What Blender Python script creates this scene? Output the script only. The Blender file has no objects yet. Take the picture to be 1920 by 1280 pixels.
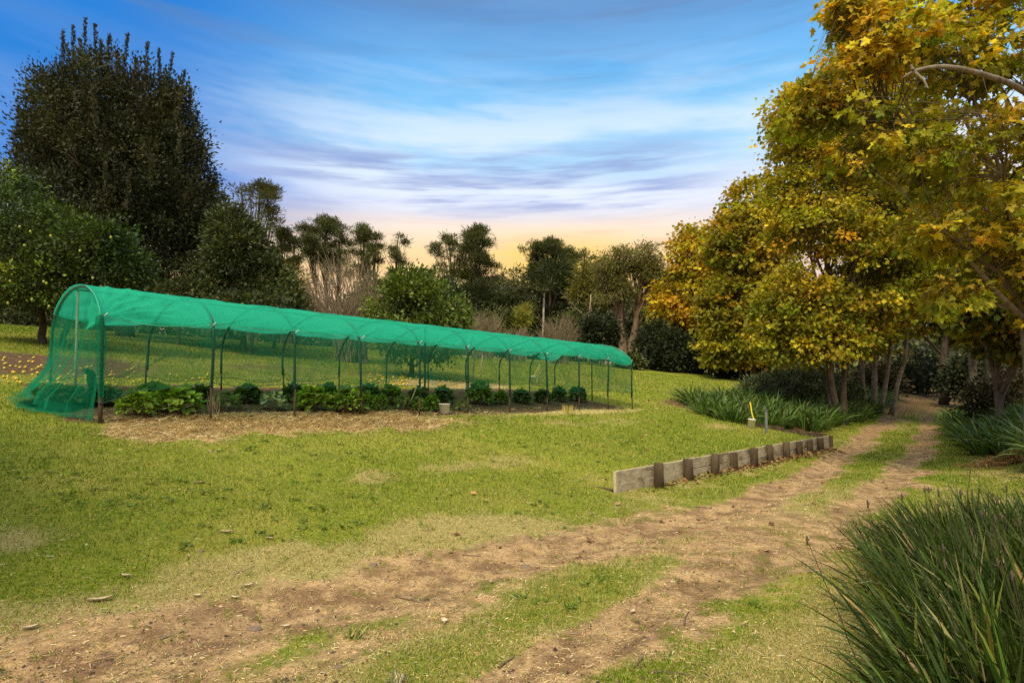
import bpy, math, random
import numpy as np
from mathutils import Vector, noise as mnoise

R = math.radians
rng = np.random.default_rng(7)
random.seed(7)
scene = bpy.context.scene
COL = scene.collection

# ------------------------------------------------------------------ camera
FPX = 1134.0                      # focal length in pixels of the 1920 px wide photograph
PITCH = R(2.5)
EYE = 1.65
SHIFT = 0.0289
cam_d = bpy.data.cameras.new("camera")
cam_d.sensor_width = 36.0
cam_d.lens = FPX / 1920 * 36.0
cam_d.shift_y = SHIFT
cam_d.clip_start = 0.05
cam_d.clip_end = 3000
cam = bpy.data.objects.new("camera", cam_d)
COL.objects.link(cam)
cam.location = (0, 0, EYE)
cam.rotation_euler = (math.pi / 2 + PITCH, 0, 0)
scene.camera = cam

# ------------------------------------------------------------------ sun, sky, exposure
SUN_EL, SUN_AZ = R(48), R(205)    # azimuth clockwise from +Y: behind the camera, a little left
sun_d = bpy.data.lights.new("sun", 'SUN')
sun_d.energy = 3.2
sun_d.angle = R(16)
sun_d.color = (1.0, 0.86, 0.62)
sun = bpy.data.objects.new("sun", sun_d)
COL.objects.link(sun)
sd = Vector((math.sin(SUN_AZ) * math.cos(SUN_EL), math.cos(SUN_AZ) * math.cos(SUN_EL), math.sin(SUN_EL)))
sun.rotation_euler = sd.to_track_quat('Z', 'Y').to_euler()
sun.location = (-20, -30, 40)

vs = scene.view_settings
scene.display_settings.display_device = 'sRGB'
vs.view_transform = 'Standard'
vs.look = 'None'
vs.exposure = 0.5
vs.gamma = 1.0
vs.use_curve_mapping = False
cy = scene.cycles
cy.max_bounces = 6
cy.diffuse_bounces = 3
cy.glossy_bounces = 2
cy.transmission_bounces = 4
cy.transparent_max_bounces = 12
cy.use_denoising = False
cy.caustics_reflective = False
cy.caustics_refractive = False


def lin(r, g, b):
    f = lambda c: (c / 255 / 12.92) if c / 255 <= 0.04045 else ((c / 255 + 0.055) / 1.055) ** 2.4
    return (f(r), f(g), f(b), 1.0)


class NT:
    """small helper round a node tree"""
    def __init__(self, tree):
        self.t = tree
        tree.nodes.clear()

    def n(self, typ, **kw):
        nd = self.t.nodes.new(typ)
        for k, v in kw.items():
            if k.startswith('i_'):
                nd.inputs[k[2:].replace('_', ' ')].default_value = v
            else:
                setattr(nd, k, v)
        return nd

    def l(self, a, b):
        self.t.links.new(a, b)

    def math(self, op, a, b=None, c=None, clamp=False):
        nd = self.t.nodes.new('ShaderNodeMath')
        nd.operation = op
        nd.use_clamp = clamp
        for i, v in enumerate((a, b, c)):
            if v is None:
                continue
            if hasattr(v, 'links'):
                self.l(v, nd.inputs[i])
            else:
                nd.inputs[i].default_value = v
        return nd.outputs[0]

    def mix(self, fac, a, b, blend='MIX'):
        nd = self.t.nodes.new('ShaderNodeMix')
        nd.data_type = 'RGBA'
        nd.blend_type = blend
        for s, v in ((nd.inputs[0], fac), (nd.inputs[6], a), (nd.inputs[7], b)):
            if hasattr(v, 'links'):
                self.l(v, s)
            else:
                s.default_value = v
        return nd.outputs[2]

    def sstep(self, x, lo, hi, a=0.0, b=1.0):
        nd = self.t.nodes.new('ShaderNodeMapRange')
        nd.interpolation_type = 'SMOOTHSTEP'
        self.l(x, nd.inputs[0])
        nd.inputs[1].default_value = lo
        nd.inputs[2].default_value = hi
        nd.inputs[3].default_value = a
        nd.inputs[4].default_value = b
        return nd.outputs[0]

    def noise(self, vec, scale, detail=3.0, rough=0.55, dist=0.0):
        nd = self.t.nodes.new('ShaderNodeTexNoise')
        nd.inputs['Scale'].default_value = scale
        nd.inputs['Detail'].default_value = detail
        nd.inputs['Roughness'].default_value = rough
        nd.inputs['Distortion'].default_value = dist
        if vec is not None:
            self.l(vec, nd.inputs['Vector'])
        return nd.outputs['Fac']


world = bpy.data.worlds.new("World")
scene.world = world
world.use_nodes = True
w = NT(world.node_tree)
tc = w.n('ShaderNodeTexCoord')
sep = w.n('ShaderNodeSeparateXYZ')
w.l(tc.outputs['Generated'], sep.inputs[0])
sx, sy, sz = sep.outputs
el = w.math('MULTIPLY', w.math('ARCSINE', sz), 180 / math.pi)        # elevation in degrees
az = w.math('MULTIPLY', w.math('ARCTAN2', sx, sy), 180 / math.pi)    # azimuth in degrees, 0 = +Y
ramp = w.n('ShaderNodeValToRGB')
cr = ramp.color_ramp
stops = [(0, (225, 185, 160)), (8, (243, 190, 160)), (11.8, (252, 214, 140)), (13.6, (250, 218, 160)), (15.8, (246, 228, 210)),
         (18, (214, 220, 244)), (21, (176, 216, 246)), (25, (132, 198, 242)), (29, (104, 176, 234)), (33, (92, 146, 204)),
         (44, (110, 140, 170)), (60, (214, 208, 190))]
while len(cr.elements) < len(stops):
    cr.elements.new(0.5)
for e, (p, c) in zip(cr.elements, stops):
    e.position = p / 60
    e.color = lin(*c)
w.l(w.math('DIVIDE', el, 60.0, clamp=True), ramp.inputs[0])
base = ramp.outputs[0]
# the deep blue quarter of the sky on the left
dl = w.math('MULTIPLY', w.sstep(az, -8, -33, 0, 1), w.math('MULTIPLY', w.sstep(el, 10, 17), w.sstep(el, 52, 36)))
base = w.mix(w.math('MULTIPLY', dl, 0.92), base, lin(0, 116, 206))
# rose haze low on the left, gold patch low in the middle
gold = w.math('MULTIPLY', w.math('MULTIPLY', w.sstep(az, -6, 2), w.sstep(az, 15, 6)), w.math('MULTIPLY', w.sstep(el, 8.5, 11.5), w.sstep(el, 17, 12.5)))
base = w.mix(w.math('MULTIPLY', gold, 0.75), base, lin(255, 208, 84))
right = w.math('MULTIPLY', w.sstep(az, 12, 24), w.sstep(el, 24, 12))
base = w.mix(w.math('MULTIPLY', right, 0.6), base, lin(216, 206, 222))
# streaky clouds
comb = w.n('ShaderNodeCombineXYZ')
w.l(w.math('MULTIPLY', az, 0.045), comb.inputs[0])
w.l(w.math('MULTIPLY', w.math('SUBTRACT', el, w.math('MULTIPLY', az, 0.02)), 0.62), comb.inputs[1])
n1 = w.noise(comb.outputs[0], 1.0, 6.0, 0.58, 0.12)
comb2 = w.n('ShaderNodeCombineXYZ', i_Z=3.7)
w.l(w.math('MULTIPLY', az, 0.045), comb2.inputs[0])
w.l(w.math('MULTIPLY', w.math('ADD', el, w.math('MULTIPLY', az, 0.05)), 0.30), comb2.inputs[1])
n2 = w.noise(comb2.outputs[0], 1.15, 6.0, 0.56, 0.15)
comb3 = w.n('ShaderNodeCombineXYZ', i_Z=9.1)
w.l(w.math('MULTIPLY', az, 0.10), comb3.inputs[0])
w.l(w.math('MULTIPLY', el, 1.2), comb3.inputs[1])
n3 = w.noise(comb3.outputs[0], 1.0, 5.0, 0.6, 0.15)
whitef = w.math('MULTIPLY', w.sstep(n2, 0.36, 0.66), w.math('MULTIPLY', w.sstep(el, 15, 19), w.sstep(el, 31, 22, 0.06, 1)))
whitef = w.math('MULTIPLY', whitef, w.sstep(az, -36, -8, 0.12, 1))
base = w.mix(w.math('MULTIPLY', whitef, 0.72), base, lin(232, 240, 250))
grey = w.math('MULTIPLY', w.sstep(n1, 0.46, 0.72), w.math('MULTIPLY', w.sstep(el, 24, 31), w.sstep(el, 60, 40)))
base = w.mix(w.math('MULTIPLY', grey, 0.42), base, lin(104, 128, 166))
purp = w.math('MULTIPLY', w.sstep(n1, 0.41, 0.58), w.math('MULTIPLY', w.sstep(el, 15.6, 18.4), w.sstep(el, 24, 21)))
purp = w.math('MULTIPLY', purp, w.math('MULTIPLY', w.sstep(az, -30, -18), w.sstep(az, 22, 13)))
base = w.mix(w.math('MULTIPLY', purp, w.sstep(n3, 0.3, 0.62, 0.30, 0.8)), base, lin(140, 156, 206))
rose = w.math('MULTIPLY', w.sstep(n3, 0.46, 0.62), w.math('MULTIPLY', w.sstep(el, 6, 9), w.sstep(el, 17.5, 14)))
base = w.mix(w.math('MULTIPLY', rose, 0.38), base, lin(240, 186, 160))
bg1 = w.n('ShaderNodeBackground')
w.l(w.sstep(el, 42, 62, 0.78, 1.9), bg1.inputs['Strength'])      # unseen overhead sky, brightened to soften the light
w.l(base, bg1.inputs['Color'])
sky = w.n('ShaderNodeTexSky', sky_type='NISHITA', sun_disc=False, sun_elevation=SUN_EL, sun_rotation=SUN_AZ)
bg2 = w.n('ShaderNodeBackground', i_Strength=0.005)
w.l(sky.outputs[0], bg2.inputs['Color'])
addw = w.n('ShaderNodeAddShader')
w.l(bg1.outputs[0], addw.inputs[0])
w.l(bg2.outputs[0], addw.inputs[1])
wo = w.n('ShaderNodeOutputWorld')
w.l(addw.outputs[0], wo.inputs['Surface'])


# ------------------------------------------------------------------ numpy noise
def _hash(ix, iy, s):
    h = (ix.astype(np.int64) * 374761393 + iy.astype(np.int64) * 668265263 + s * 1442695041) & 0xFFFFFFFF
    h = ((h ^ (h >> 13)) * 1274126177) & 0xFFFFFFFF
    return ((h ^ (h >> 16)) & 0xFFFFFF) / float(0xFFFFFF)


def vnoise(x, y, s=0):
    x = np.asarray(x, float)
    y = np.asarray(y, float)
    ix, iy = np.floor(x), np.floor(y)
    fx, fy = x - ix, y - iy
    fx = fx * fx * (3 - 2 * fx)
    fy = fy * fy * (3 - 2 * fy)
    a, b = _hash(ix, iy, s), _hash(ix + 1, iy, s)
    c, d = _hash(ix, iy + 1, s), _hash(ix + 1, iy + 1, s)
    return (a * (1 - fx) + b * fx) * (1 - fy) + (c * (1 - fx) + d * fx) * fy


def fbm(x, y, s=0, o=4):
    t, a, n = 0.0, 0.5, 0.0
    for k in range(o):
        t = t + a * vnoise(x * 2 ** k, y * 2 ** k, s + k * 17)
        n += a
        a *= 0.55
    return t / n


def smooth(x, a, b):
    t = np.clip((x - a) / (b - a), 0, 1)
    return t * t * (3 - 2 * t)


# ------------------------------------------------------------------ terrain
TH = R(42.0)                       # the drive, the timber wall and the net tunnel all run along this bearing
US, UC = math.sin(TH), math.cos(TH)


def uv_of(x, y):
    return US * x + UC * y, -UC * x + US * y


def xy_of(u, v):
    return US * u - UC * v, UC * u + US * v


WALL_U0, WALL_U1, WALL_V = 8.5, 20.8, 5.42
PV = np.array([-120, -40, -12, -3, 4.7, 5.6, 11.33, 14.83, 28, 40, 70, 160, 400.])
PZ = np.array([-1.5, 0.3, 0.5, 0.05, 0.0, 0.11, 1.24, 1.84, 4.0, 5.4, 6.6, 8.0, 8.0])


def rut_left(u):
    return np.interp(u, [-6, 0, 4, 7, 10, 15, 20, 29, 38, 48, 90], [4.9, 4.6, 4.25, 3.75, 3.55, 3.95, 4.7, 5.6, 6.4, 7.3, 9.5])


def rut_right(u):
    return np.interp(u, [-6, 2.4, 6, 8.3, 15.2, 26.2, 38, 48, 90], [2.9, 2.6, 2.26, 2.1, 2.5, 3.6, 5.0, 6.1, 8.2])


def H(x, y):
    u, v = uv_of(np.asarray(x, float), np.asarray(y, float))
    z = (np.interp(v - 0.5, PV, PZ) + np.interp(v, PV, PZ) * 2 + np.interp(v + 0.5, PV, PZ)) / 4
    z = z + 0.036 * np.clip(u - 22, 0, 60) * np.interp(v, [-10, 12, 30, 60], [1, 1, 0.35, 0.0])
    # terrace held by the timber wall
    tw = smooth(u, WALL_U0 - 0.1, WALL_U0 + 1.6) * (1 - smooth(u, WALL_U1 - 0.25, WALL_U1 + 0.0) * 0.65) * (1 - smooth(u, WALL_U1 + 0.3, WALL_U1 + 3))
    z = z + np.where(v > WALL_V, 0.27 * tw * np.clip(1 - (v - WALL_V) / 5.8, 0, 1), 0)
    # bank on the right of the drive
    z = z + 0.95 * smooth(u, 12, 18) * smooth(rut_right(u) - 1.3 - v, 0, 3.2)
    # ruts and unevenness
    dl_, dr_ = v - rut_left(u), v - rut_right(u)
    z = z - 0.065 * np.exp(-(dl_ / 0.32) ** 2) - 0.065 * np.exp(-(dr_ / 0.32) ** 2)
    near = np.exp(-((u - 5) ** 2 + (v - 4) ** 2) / 900)
    z = z + (fbm(x / 1.7, y / 1.7, 3, 3) - 0.5) * 0.07 * near + (fbm(x / 0.3, y / 0.3, 9, 3) - 0.5) * 0.022 * near
    z = z + (fbm(x / 14., y / 14., 5, 2) - 0.5) * 0.35 * smooth(np.hypot(x, y), 22, 45)
    return z


def h1(x, y):
    return float(H(np.array([x]), np.array([y]))[0])


_cp, _sp = math.cos(PITCH), math.sin(PITCH)


def ray(px, py):
    a = (px - 960) / FPX
    b = -(py - (640 + SHIFT * 1920)) / FPX
    d = Vector((a, _cp - b * _sp, _sp + b * _cp))
    return d / d.y


def P(px, py, Y):
    """the world point at depth Y seen at a pixel of the photograph"""
    d = ray(px, py)
    return Vector((d.x * Y, Y, EYE + d.z * Y))


def G(px, py, y0=2.5, y1=140):
    """where the ground is seen at a pixel of the photograph"""
    d = ray(px, py)
    ys = np.geomspace(y0, y1, 1600)
    hit = np.nonzero(EYE + d.z * ys < H(d.x * ys, ys))[0]
    Y = ys[hit[0]] if len(hit) else y1
    return Vector((d.x * Y, Y, h1(d.x * Y, Y)))


def on_ground(px, Y, dz=0.0):
    d = ray(px, 740)
    return Vector((d.x * Y, Y, h1(d.x * Y, Y) + dz))


# ------------------------------------------------------------------ mesh helpers
def link(o, parent=None):
    COL.objects.link(o)
    if parent is not None:
        o.parent = parent
    return o


def tag(o, label=None, cat=None, group=None, kind=None):
    for k, v in (('label', label), ('category', cat), ('group', group), ('kind', kind)):
        if v:
            o[k] = v
    return o


def empty(name, loc, label=None, cat=None, group=None, rz=0.0):
    o = bpy.data.objects.new(name, None)
    o.location = loc
    o.rotation_euler = (0, 0, rz)
    o.empty_display_size = 0.2
    link(o)
    return tag(o, label, cat, group)


def npmesh(name, verts, loops, sizes, mat, cols=None, smooth_=False, parent=None, offset=(0, 0, 0), mats=None, fl=None):
    me = bpy.data.meshes.new(name)
    verts = np.asarray(verts, np.float32) - np.asarray(offset, np.float32)
    n = len(verts)
    me.vertices.add(n)
    me.vertices.foreach_set('co', verts.ravel())
    loops = np.asarray(loops, np.int32)
    sizes = np.asarray(sizes, np.int32)
    me.loops.add(len(loops))
    me.loops.foreach_set('vertex_index', loops)
    me.polygons.add(len(sizes))
    starts = np.zeros(len(sizes), np.int32)
    starts[1:] = np.cumsum(sizes)[:-1]
    me.polygons.foreach_set('loop_start', starts)
    me.polygons.foreach_set('use_smooth', np.full(len(sizes), smooth_, bool))
    if cols is not None:
        a = me.color_attributes.new('Col', 'FLOAT_COLOR', 'POINT')
        c = np.ones((n, 4), np.float32)
        c[:, :3] = cols
        a.data.foreach_set('color', c.ravel())
    if fl:
        for k, v in fl.items():
            a = me.attributes.new(k, 'FLOAT', 'POINT')
            a.data.foreach_set('value', np.asarray(v, np.float32))
    me.update(calc_edges=True)
    me.materials.append(mat)
    o = bpy.data.objects.new(name, me)
    return link(o, parent)


class MB:
    """collects tubes, boxes and sheets and links them as ONE mesh object"""
    def __init__(self):
        self.v, self.l, self.s, self.n = [], [], [], 0

    def add(self, v, faces):
        v = np.asarray(v, float)
        for f in faces:
            self.l.extend([i + self.n for i in f])
            self.s.append(len(f))
        self.v.append(v)
        self.n += len(v)
        return self

    def add_np(self, v, quads):
        self.v.append(np.asarray(v, float))
        q = np.asarray(quads) + self.n
        self.l.extend(q.ravel().tolist())
        self.s.extend([q.shape[1]] * len(q))
        self.n += len(v)

    def tube(self, pts, rad, k=7, cap=True):
        pts = np.asarray(pts, float)
        m = len(pts)
        rad = np.broadcast_to(np.asarray(rad, float), (m,))
        t = np.gradient(pts, axis=0)
        t /= np.linalg.norm(t, axis=1)[:, None] + 1e-9
        ref = np.array([0.0, 0, 1.0]) if abs(t[:, 2]).mean() < 0.9 else np.array([1.0, 0, 0])
        a = np.cross(t, ref)
        a /= np.linalg.norm(a, axis=1)[:, None] + 1e-9
        b = np.cross(t, a)
        ang = np.arange(k) * 2 * np.pi / k
        v = pts[:, None, :] + rad[:, None, None] * (np.cos(ang)[None, :, None] * a[:, None, :] + np.sin(ang)[None, :, None] * b[:, None, :])
        i = np.arange(m - 1)[:, None] * k
        j = np.arange(k)[None, :]
        j2 = (j + 1) % k
        q = np.stack([i + j, i + j2, i + k + j2, i + k + j], -1).reshape(-1, 4)
        n0 = self.n
        self.add_np(v.reshape(-1, 3), q)
        if cap:
            self.l.extend([n0 + x for x in range(k)][::-1])
            self.s.append(k)
            self.l.extend([n0 + (m - 1) * k + x for x in range(k)])
            self.s.append(k)
        return self

    def box(self, c, ax, ay, az, bev=0.0):
        """box with half-axes ax, ay, az (vectors); a chamfer along the edges when bev > 0"""
        c, ax, ay, az = [np.asarray(q, float) for q in (c, ax, ay, az)]
        L = [np.linalg.norm(q) for q in (ax, ay, az)]
        if bev <= 0:
            v = [c + sx_ * ax + sy_ * ay + sz_ * az for sz_ in (-1, 1) for sy_ in (-1, 1) for sx_ in (-1, 1)]
            f = [(0, 2, 3, 1), (4, 5, 7, 6), (0, 1, 5, 4), (2, 6, 7, 3), (0, 4, 6, 2), (1, 3, 7, 5)]
            self.add(v, f)
            return self
        import bmesh
        bm = bmesh.new()
        bmesh.ops.create_cube(bm, size=2.0)
        for q in bm.verts:
            q.co = Vector((q.co.x * L[0], q.co.y * L[1], q.co.z * L[2]))
        bmesh.ops.bevel(bm, geom=bm.edges[:], offset=bev, segments=2, affect='EDGES', profile=0.6)
        ux, uy, uz = ax / L[0], ay / L[1], az / L[2]
        v = [c + q.co.x * ux + q.co.y * uy + q.co.z * uz for q in bm.verts]
        bm.verts.index_update()
        self.add(v, [[q.index for q in f.verts] for f in bm.faces])
        bm.free()
        return self

    def lathe(self, c, prof, k=16, axis=None):
        """prof: list of (radius, height) about a vertical axis"""
        pts = [(c[0], c[1], c[2] + h) for r, h in prof]
        v, q = [], []
        for (r, h) in prof:
            for j in range(k):
                a = j * 2 * math.pi / k
                v.append((c[0] + r * math.cos(a), c[1] + r * math.sin(a), c[2] + h))
        for i in range(len(prof) - 1):
            for j in range(k):
                j2 = (j + 1) % k
                q.append((i * k + j, i * k + j2, (i + 1) * k + j2, (i + 1) * k + j))
        self.add(v, q)
        return self

    def build(self, name, mat, parent=None, smooth_=True, offset=(0, 0, 0), cols=None):
        v = np.concatenate(self.v) if self.v else np.zeros((0, 3))
        return npmesh(name, v, self.l, self.s, mat, smooth_=smooth_, parent=parent, offset=offset, cols=cols)


def jitter_path(a, b, n, amp, sag=0.0, rise=0.0):
    a, b = np.asarray(a, float), np.asarray(b, float)
    t = np.linspace(0, 1, n)[:, None]
    p = a * (1 - t) + b * t
    L = np.linalg.norm(b - a)
    wob = np.cumsum(rng.normal(0, 1, (n, 3)), axis=0)
    wob -= np.linspace(0, 1, n)[:, None] * wob[-1]
    p = p + wob * amp * L / max(n, 2) * np.sin(np.pi * t) ** 0.5
    p[:, 2] += rise * L * np.sin(np.pi * t[:, 0]) - sag * L * np.sin(np.pi * t[:, 0])
    return p


# ------------------------------------------------------------------ leaf templates: verts (x across, y along, z normal), faces
def tpl_rhomb(wd=0.32, fold=0.10):
    return (np.array([(0, 0, 0), (-wd, .5, fold), (0, 1, 0), (wd, .5, fold)]), [(0, 3, 2), (0, 2, 1)])


def tpl_broad():
    v = [(0, 0, 0), (-.26, .25, .06), (-.33, .5, .07), (-.2, .78, .02), (0, 1, -.1), (.2, .78, .02), (.33, .5, .07), (.26, .25, .06), (0, .4, -.03), (0, .75, -.06)]
    f = [(0, 8, 2, 1), (8, 9, 3, 2), (9, 4, 3), (0, 7, 6, 8), (8, 6, 5, 9), (9, 5, 4)]
    return (np.array(v, float), f)


def tpl_maple():
    o = [(0, 0), (-.16, .10), (-.50, .06), (-.34, .27), (-.56, .55), (-.22, .52), (-.18, .72), (0, 1.0), (.18, .72), (.22, .52), (.56, .55), (.34, .27), (.50, .06), (.16, .10)]
    v = [(x, y, .20 * abs(x) - .26 * y * y + (.05 if i % 2 else -.04)) for i, (x, y) in enumerate(o)] + [(0, .34, -.04)]
    c = len(o)
    f = [(c, (i + 1) % c, i) for i in range(c)]
    return (np.array(v, float), f)


def tpl_star():
    """cheaper lobed leaf for trees farther off"""
    o = [(0, 0), (-.45, .08), (-.25, .33), (-.5, .58), (0, 1.0), (.5, .58), (.25, .33), (.45, .08)]
    v = [(x, y, .22 * abs(x) - .18 * y * y) for x, y in o]
    return (np.array(v, float), [(0, 2, 1), (2, 4, 3), (0, 6, 4, 2), (4, 6, 5), (0, 7, 6)])


def scatter(name, tpl, pos, axis, nrm, size, cols, mat, parent=None, offset=(0, 0, 0)):
    """one leaf of the template at every position: ONE mesh"""
    tv, tf = tpl
    pos, axis, nrm = [np.asarray(q, float) for q in (pos, axis, nrm)]
    n = len(pos)
    axis = axis / (np.linalg.norm(axis, axis=1)[:, None] + 1e-9)
    x = np.cross(axis, nrm)
    x /= np.linalg.norm(x, axis=1)[:, None] + 1e-9
    z = np.cross(x, axis)
    size = np.broadcast_to(np.asarray(size, float), (n,))
    v = pos[:, None, :] + size[:, None, None] * (tv[None, :, 0, None] * x[:, None, :] + tv[None, :, 1, None] * axis[:, None, :] + tv[None, :, 2, None] * z[:, None, :])
    k = len(tv)
    fl_ = np.concatenate([np.array(f) for f in tf])
    loops = (np.arange(n)[:, None] * k + fl_[None, :]).ravel()
    sizes = np.tile([len(f) for f in tf], n)
    c = np.repeat(np.asarray(cols), k, axis=0)
    return npmesh(name, v.reshape(-1, 3), loops, sizes, mat, cols=c, parent=parent, offset=offset)


def straps(name, base, dirs, length, width, droop, cols, mat, parent=None, seg=5, offset=(0, 0, 0)):
    """long strap leaves that start at base along dirs and bend down: ONE mesh"""
    base, dirs = np.asarray(base, float), np.asarray(dirs, float)
    n = len(base)
    dirs = dirs / np.linalg.norm(dirs, axis=1)[:, None]
    t = np.linspace(0, 1, seg + 1)
    length = np.broadcast_to(length, (n,))
    width = np.broadcast_to(width, (n,))
    droop = np.broadcast_to(droop, (n,))
    c = base[:, None, :] + dirs[:, None, :] * (t[None, :, None] * length[:, None, None])
    c[:, :, 2] -= droop[:, None] * length[:, None] * t[None, :] ** 2.3
    hz = dirs.copy()
    hz[:, 2] = 0
    hz /= np.linalg.norm(hz, axis=1)[:, None] + 1e-6
    c[:, :, :2] += (hz[:, None, :2] * (droop * length)[:, None, None] * 0.35 * (t ** 2)[None, :, None])
    side = np.cross(dirs, rng.normal(0, .35, (n, 3)) + np.array([0, 0, 1.0]))
    side /= np.linalg.norm(side, axis=1)[:, None] + 1e-9
    prof = np.array([0.7, 1.0, 1.0, 0.85, 0.55, 0.04, 0.02, 0.01])[:seg + 1] if seg >= 5 else np.interp(t, [0, .3, .7, 1], [.7, 1, .75, .03])
    off = side[:, None, :] * (width[:, None] * prof[None, :] * .5)[:, :, None]
    v = np.stack([c - off, c + off], 2).reshape(n, -1, 3)
    k = (seg + 1) * 2
    q = np.array([(2 * i, 2 * i + 1, 2 * i + 3, 2 * i + 2) for i in range(seg)]).ravel()
    loops = (np.arange(n)[:, None] * k + q[None, :]).ravel()
    return npmesh(name, v.reshape(-1, 3), loops, np.full(n * seg, 4), mat, cols=np.repeat(cols, k, axis=0), parent=parent, offset=offset, smooth_=True)


def pick(palette, n, var=0.18):
    """n colours out of a palette [(r,g,b,weight)], each varied a little"""
    p = np.array(palette, float)
    i = rng.choice(len(p), n, p=p[:, 3] / p[:, 3].sum())
    c = p[i, :3] * np.exp(rng.normal(0, var, (n, 1))) * np.exp(rng.normal(0, var * .35, (n, 3)))
    return np.clip(c, 0.002, 0.9)


# ------------------------------------------------------------------ materials
def mat_new(name):
    m = bpy.data.materials.new(name)
    m.use_nodes = True
    return m, NT(m.node_tree)


def leaf_mat(name, trans=0.35, rough=0.55, spec=0.25, tint=(1.5, 1.45, 0.7)):
    m, t = mat_new(name)
    at = t.n('ShaderNodeAttribute', attribute_name='Col')
    pb = t.n('ShaderNodeBsdfPrincipled', i_Roughness=rough)
    pb.inputs['Specular IOR Level'].default_value = spec
    t.l(at.outputs['Color'], pb.inputs['Base Color'])
    tr = t.n('ShaderNodeBsdfTranslucent')
    t.l(t.mix(1.0, at.outputs['Color'], (*tint, 1), 'MULTIPLY'), tr.inputs['Color'])
    mx = t.n('ShaderNodeMixShader', i_Fac=trans)
    t.l(pb.outputs[0], mx.inputs[1])
    t.l(tr.outputs[0], mx.inputs[2])
    t.l(mx.outputs[0], t.n('ShaderNodeOutputMaterial').inputs[0])
    return m


def solid_mat(name, c1, c2, scale=8.0, rough=0.8, bump=0.3, metal=0.0, stretch=(1, 1, 1), spec=0.3, c3=None, dist=0.02):
    m, t = mat_new(name)
    tc_ = t.n('ShaderNodeTexCoord')
    mp = t.n('ShaderNodeMapping')
    mp.inputs['Scale'].default_value = stretch
    t.l(tc_.outputs['Object'], mp.inputs[0])
    n = t.noise(mp.outputs[0], scale, 5.0, 0.65, 0.3)
    f = t.sstep(n, 0.32, 0.68)
    col = t.mix(f, (*c1, 1), (*c2, 1))
    if c3:
        n_ = t.noise(mp.outputs[0], scale * 0.23, 3.0, 0.6, 0.6)
        col = t.mix(t.sstep(n_, 0.52, 0.66), col, (*c3, 1))
    pb = t.n('ShaderNodeBsdfPrincipled', i_Roughness=rough, i_Metallic=metal)
    pb.inputs['Specular IOR Level'].default_value = spec
    t.l(col, pb.inputs['Base Color'])
    if bump:
        b = t.n('ShaderNodeBump', i_Strength=bump, i_Distance=dist)
        t.l(n, b.inputs['Height'])
        t.l(b.outputs[0], pb.inputs['Normal'])
    t.l(pb.outputs[0], t.n('ShaderNodeOutputMaterial').inputs[0])
    return m


def net_mat(name, col, alpha, tcol, varies=0.08, scale=3.0):
    m, t = mat_new(name)
    tc_ = t.n('ShaderNodeTexCoord')
    n = t.noise(tc_.outputs['Object'], scale, 4.0, 0.6, 0.8)
    d = t.n('ShaderNodeBsdfDiffuse')
    n2_ = t.noise(tc_.outputs['Object'], 40.0, 2.0, 0.6)
    colr = t.mix(t.sstep(n2_, .3, .7), (*[c * .82 for c in col], 1), (*[c * 1.15 for c in col], 1))
    t.l(colr, d.inputs[0])
    tr = t.n('ShaderNodeBsdfTranslucent')
    tr.inputs[0].default_value = (*tcol, 1)
    m1 = t.n('ShaderNodeMixShader', i_Fac=0.5)
    t.l(d.outputs[0], m1.inputs[1])
    t.l(tr.outputs[0], m1.inputs[2])
    tp = t.n('ShaderNodeBsdfTransparent')
    m2 = t.n('ShaderNodeMixShader')
    t.l(t.sstep(n, .3, .7, alpha - varies, alpha + varies), m2.inputs[0])
    t.l(tp.outputs[0], m2.inputs[1])
    t.l(m1.outputs[0], m2.inputs[2])
    t.l(m2.outputs[0], t.n('ShaderNodeOutputMaterial').inputs[0])
    return m


M = {}
M['leaf'] = leaf_mat('leaf', 0.30)
M['leaf_glossy'] = leaf_mat('leaf_glossy', 0.18, 0.5, 0.28)
M['leaf_autumn'] = leaf_mat('leaf_autumn', 0.42, 0.6, 0.2, (1.4, 1.25, 0.6))
M['leaf_dark'] = leaf_mat('leaf_dark', 0.12, 0.6, 0.25)
M['needle'] = leaf_mat('needle', 0.15, 0.7, 0.15)
M['grass'] = leaf_mat('grass_blade', 0.30, 0.7, 0.12, (1.2, 1.15, 0.7))
M['dry'] = leaf_mat('dry_litter', 0.10, 0.85, 0.1, (1, 1, 1))
M['bark'] = solid_mat('bark', (.095, .07, .045), (.18, .135, .085), 5, .9, .7, stretch=(1, 1, .35), c3=(.24, .20, .14))
M['bark_pale'] = solid_mat('pale_bark', (.22, .18, .115), (.36, .30, .20), 4, .85, .3, c3=(.17, .13, .08))
M['limb'] = solid_mat('limb_bark', (.15, .12, .085), (.27, .225, .165), 9, .85, .7, stretch=(1, 1, 1), c3=(.085, .065, .045))
M['bark_dark'] = solid_mat('dark_bark', (.05, .037, .026), (.10, .075, .05), 6, .9, .6, stretch=(1, 1, .35))
M['bark_gum'] = solid_mat('gum_bark', (.125, .082, .05), (.22, .15, .092), 4, .9, .5, stretch=(1, 1, .2), c3=(.08, .05, .032))
M['twig'] = solid_mat('twig', (.155, .12, .07), (.26, .205, .13), 6, .9, .1)
M['pipe'] = solid_mat('green_pipe', (.010, .045, .032), (.018, .065, .046), 5, .5, .05, spec=.4)
M['post'] = solid_mat('rusty_post', (.055, .038, .025), (.10, .062, .038), 14, .8, .3)
M['pale_pole'] = solid_mat('pale_pole', (.30, .32, .25), (.40, .41, .33), 8, .6, .1)
M['sleeper'] = solid_mat('weathered_sleeper', (.36, .295, .18), (.55, .465, .31), 5, .9, .6, stretch=(1, 1, 2.5), c3=(.23, .18, .105))
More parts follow.
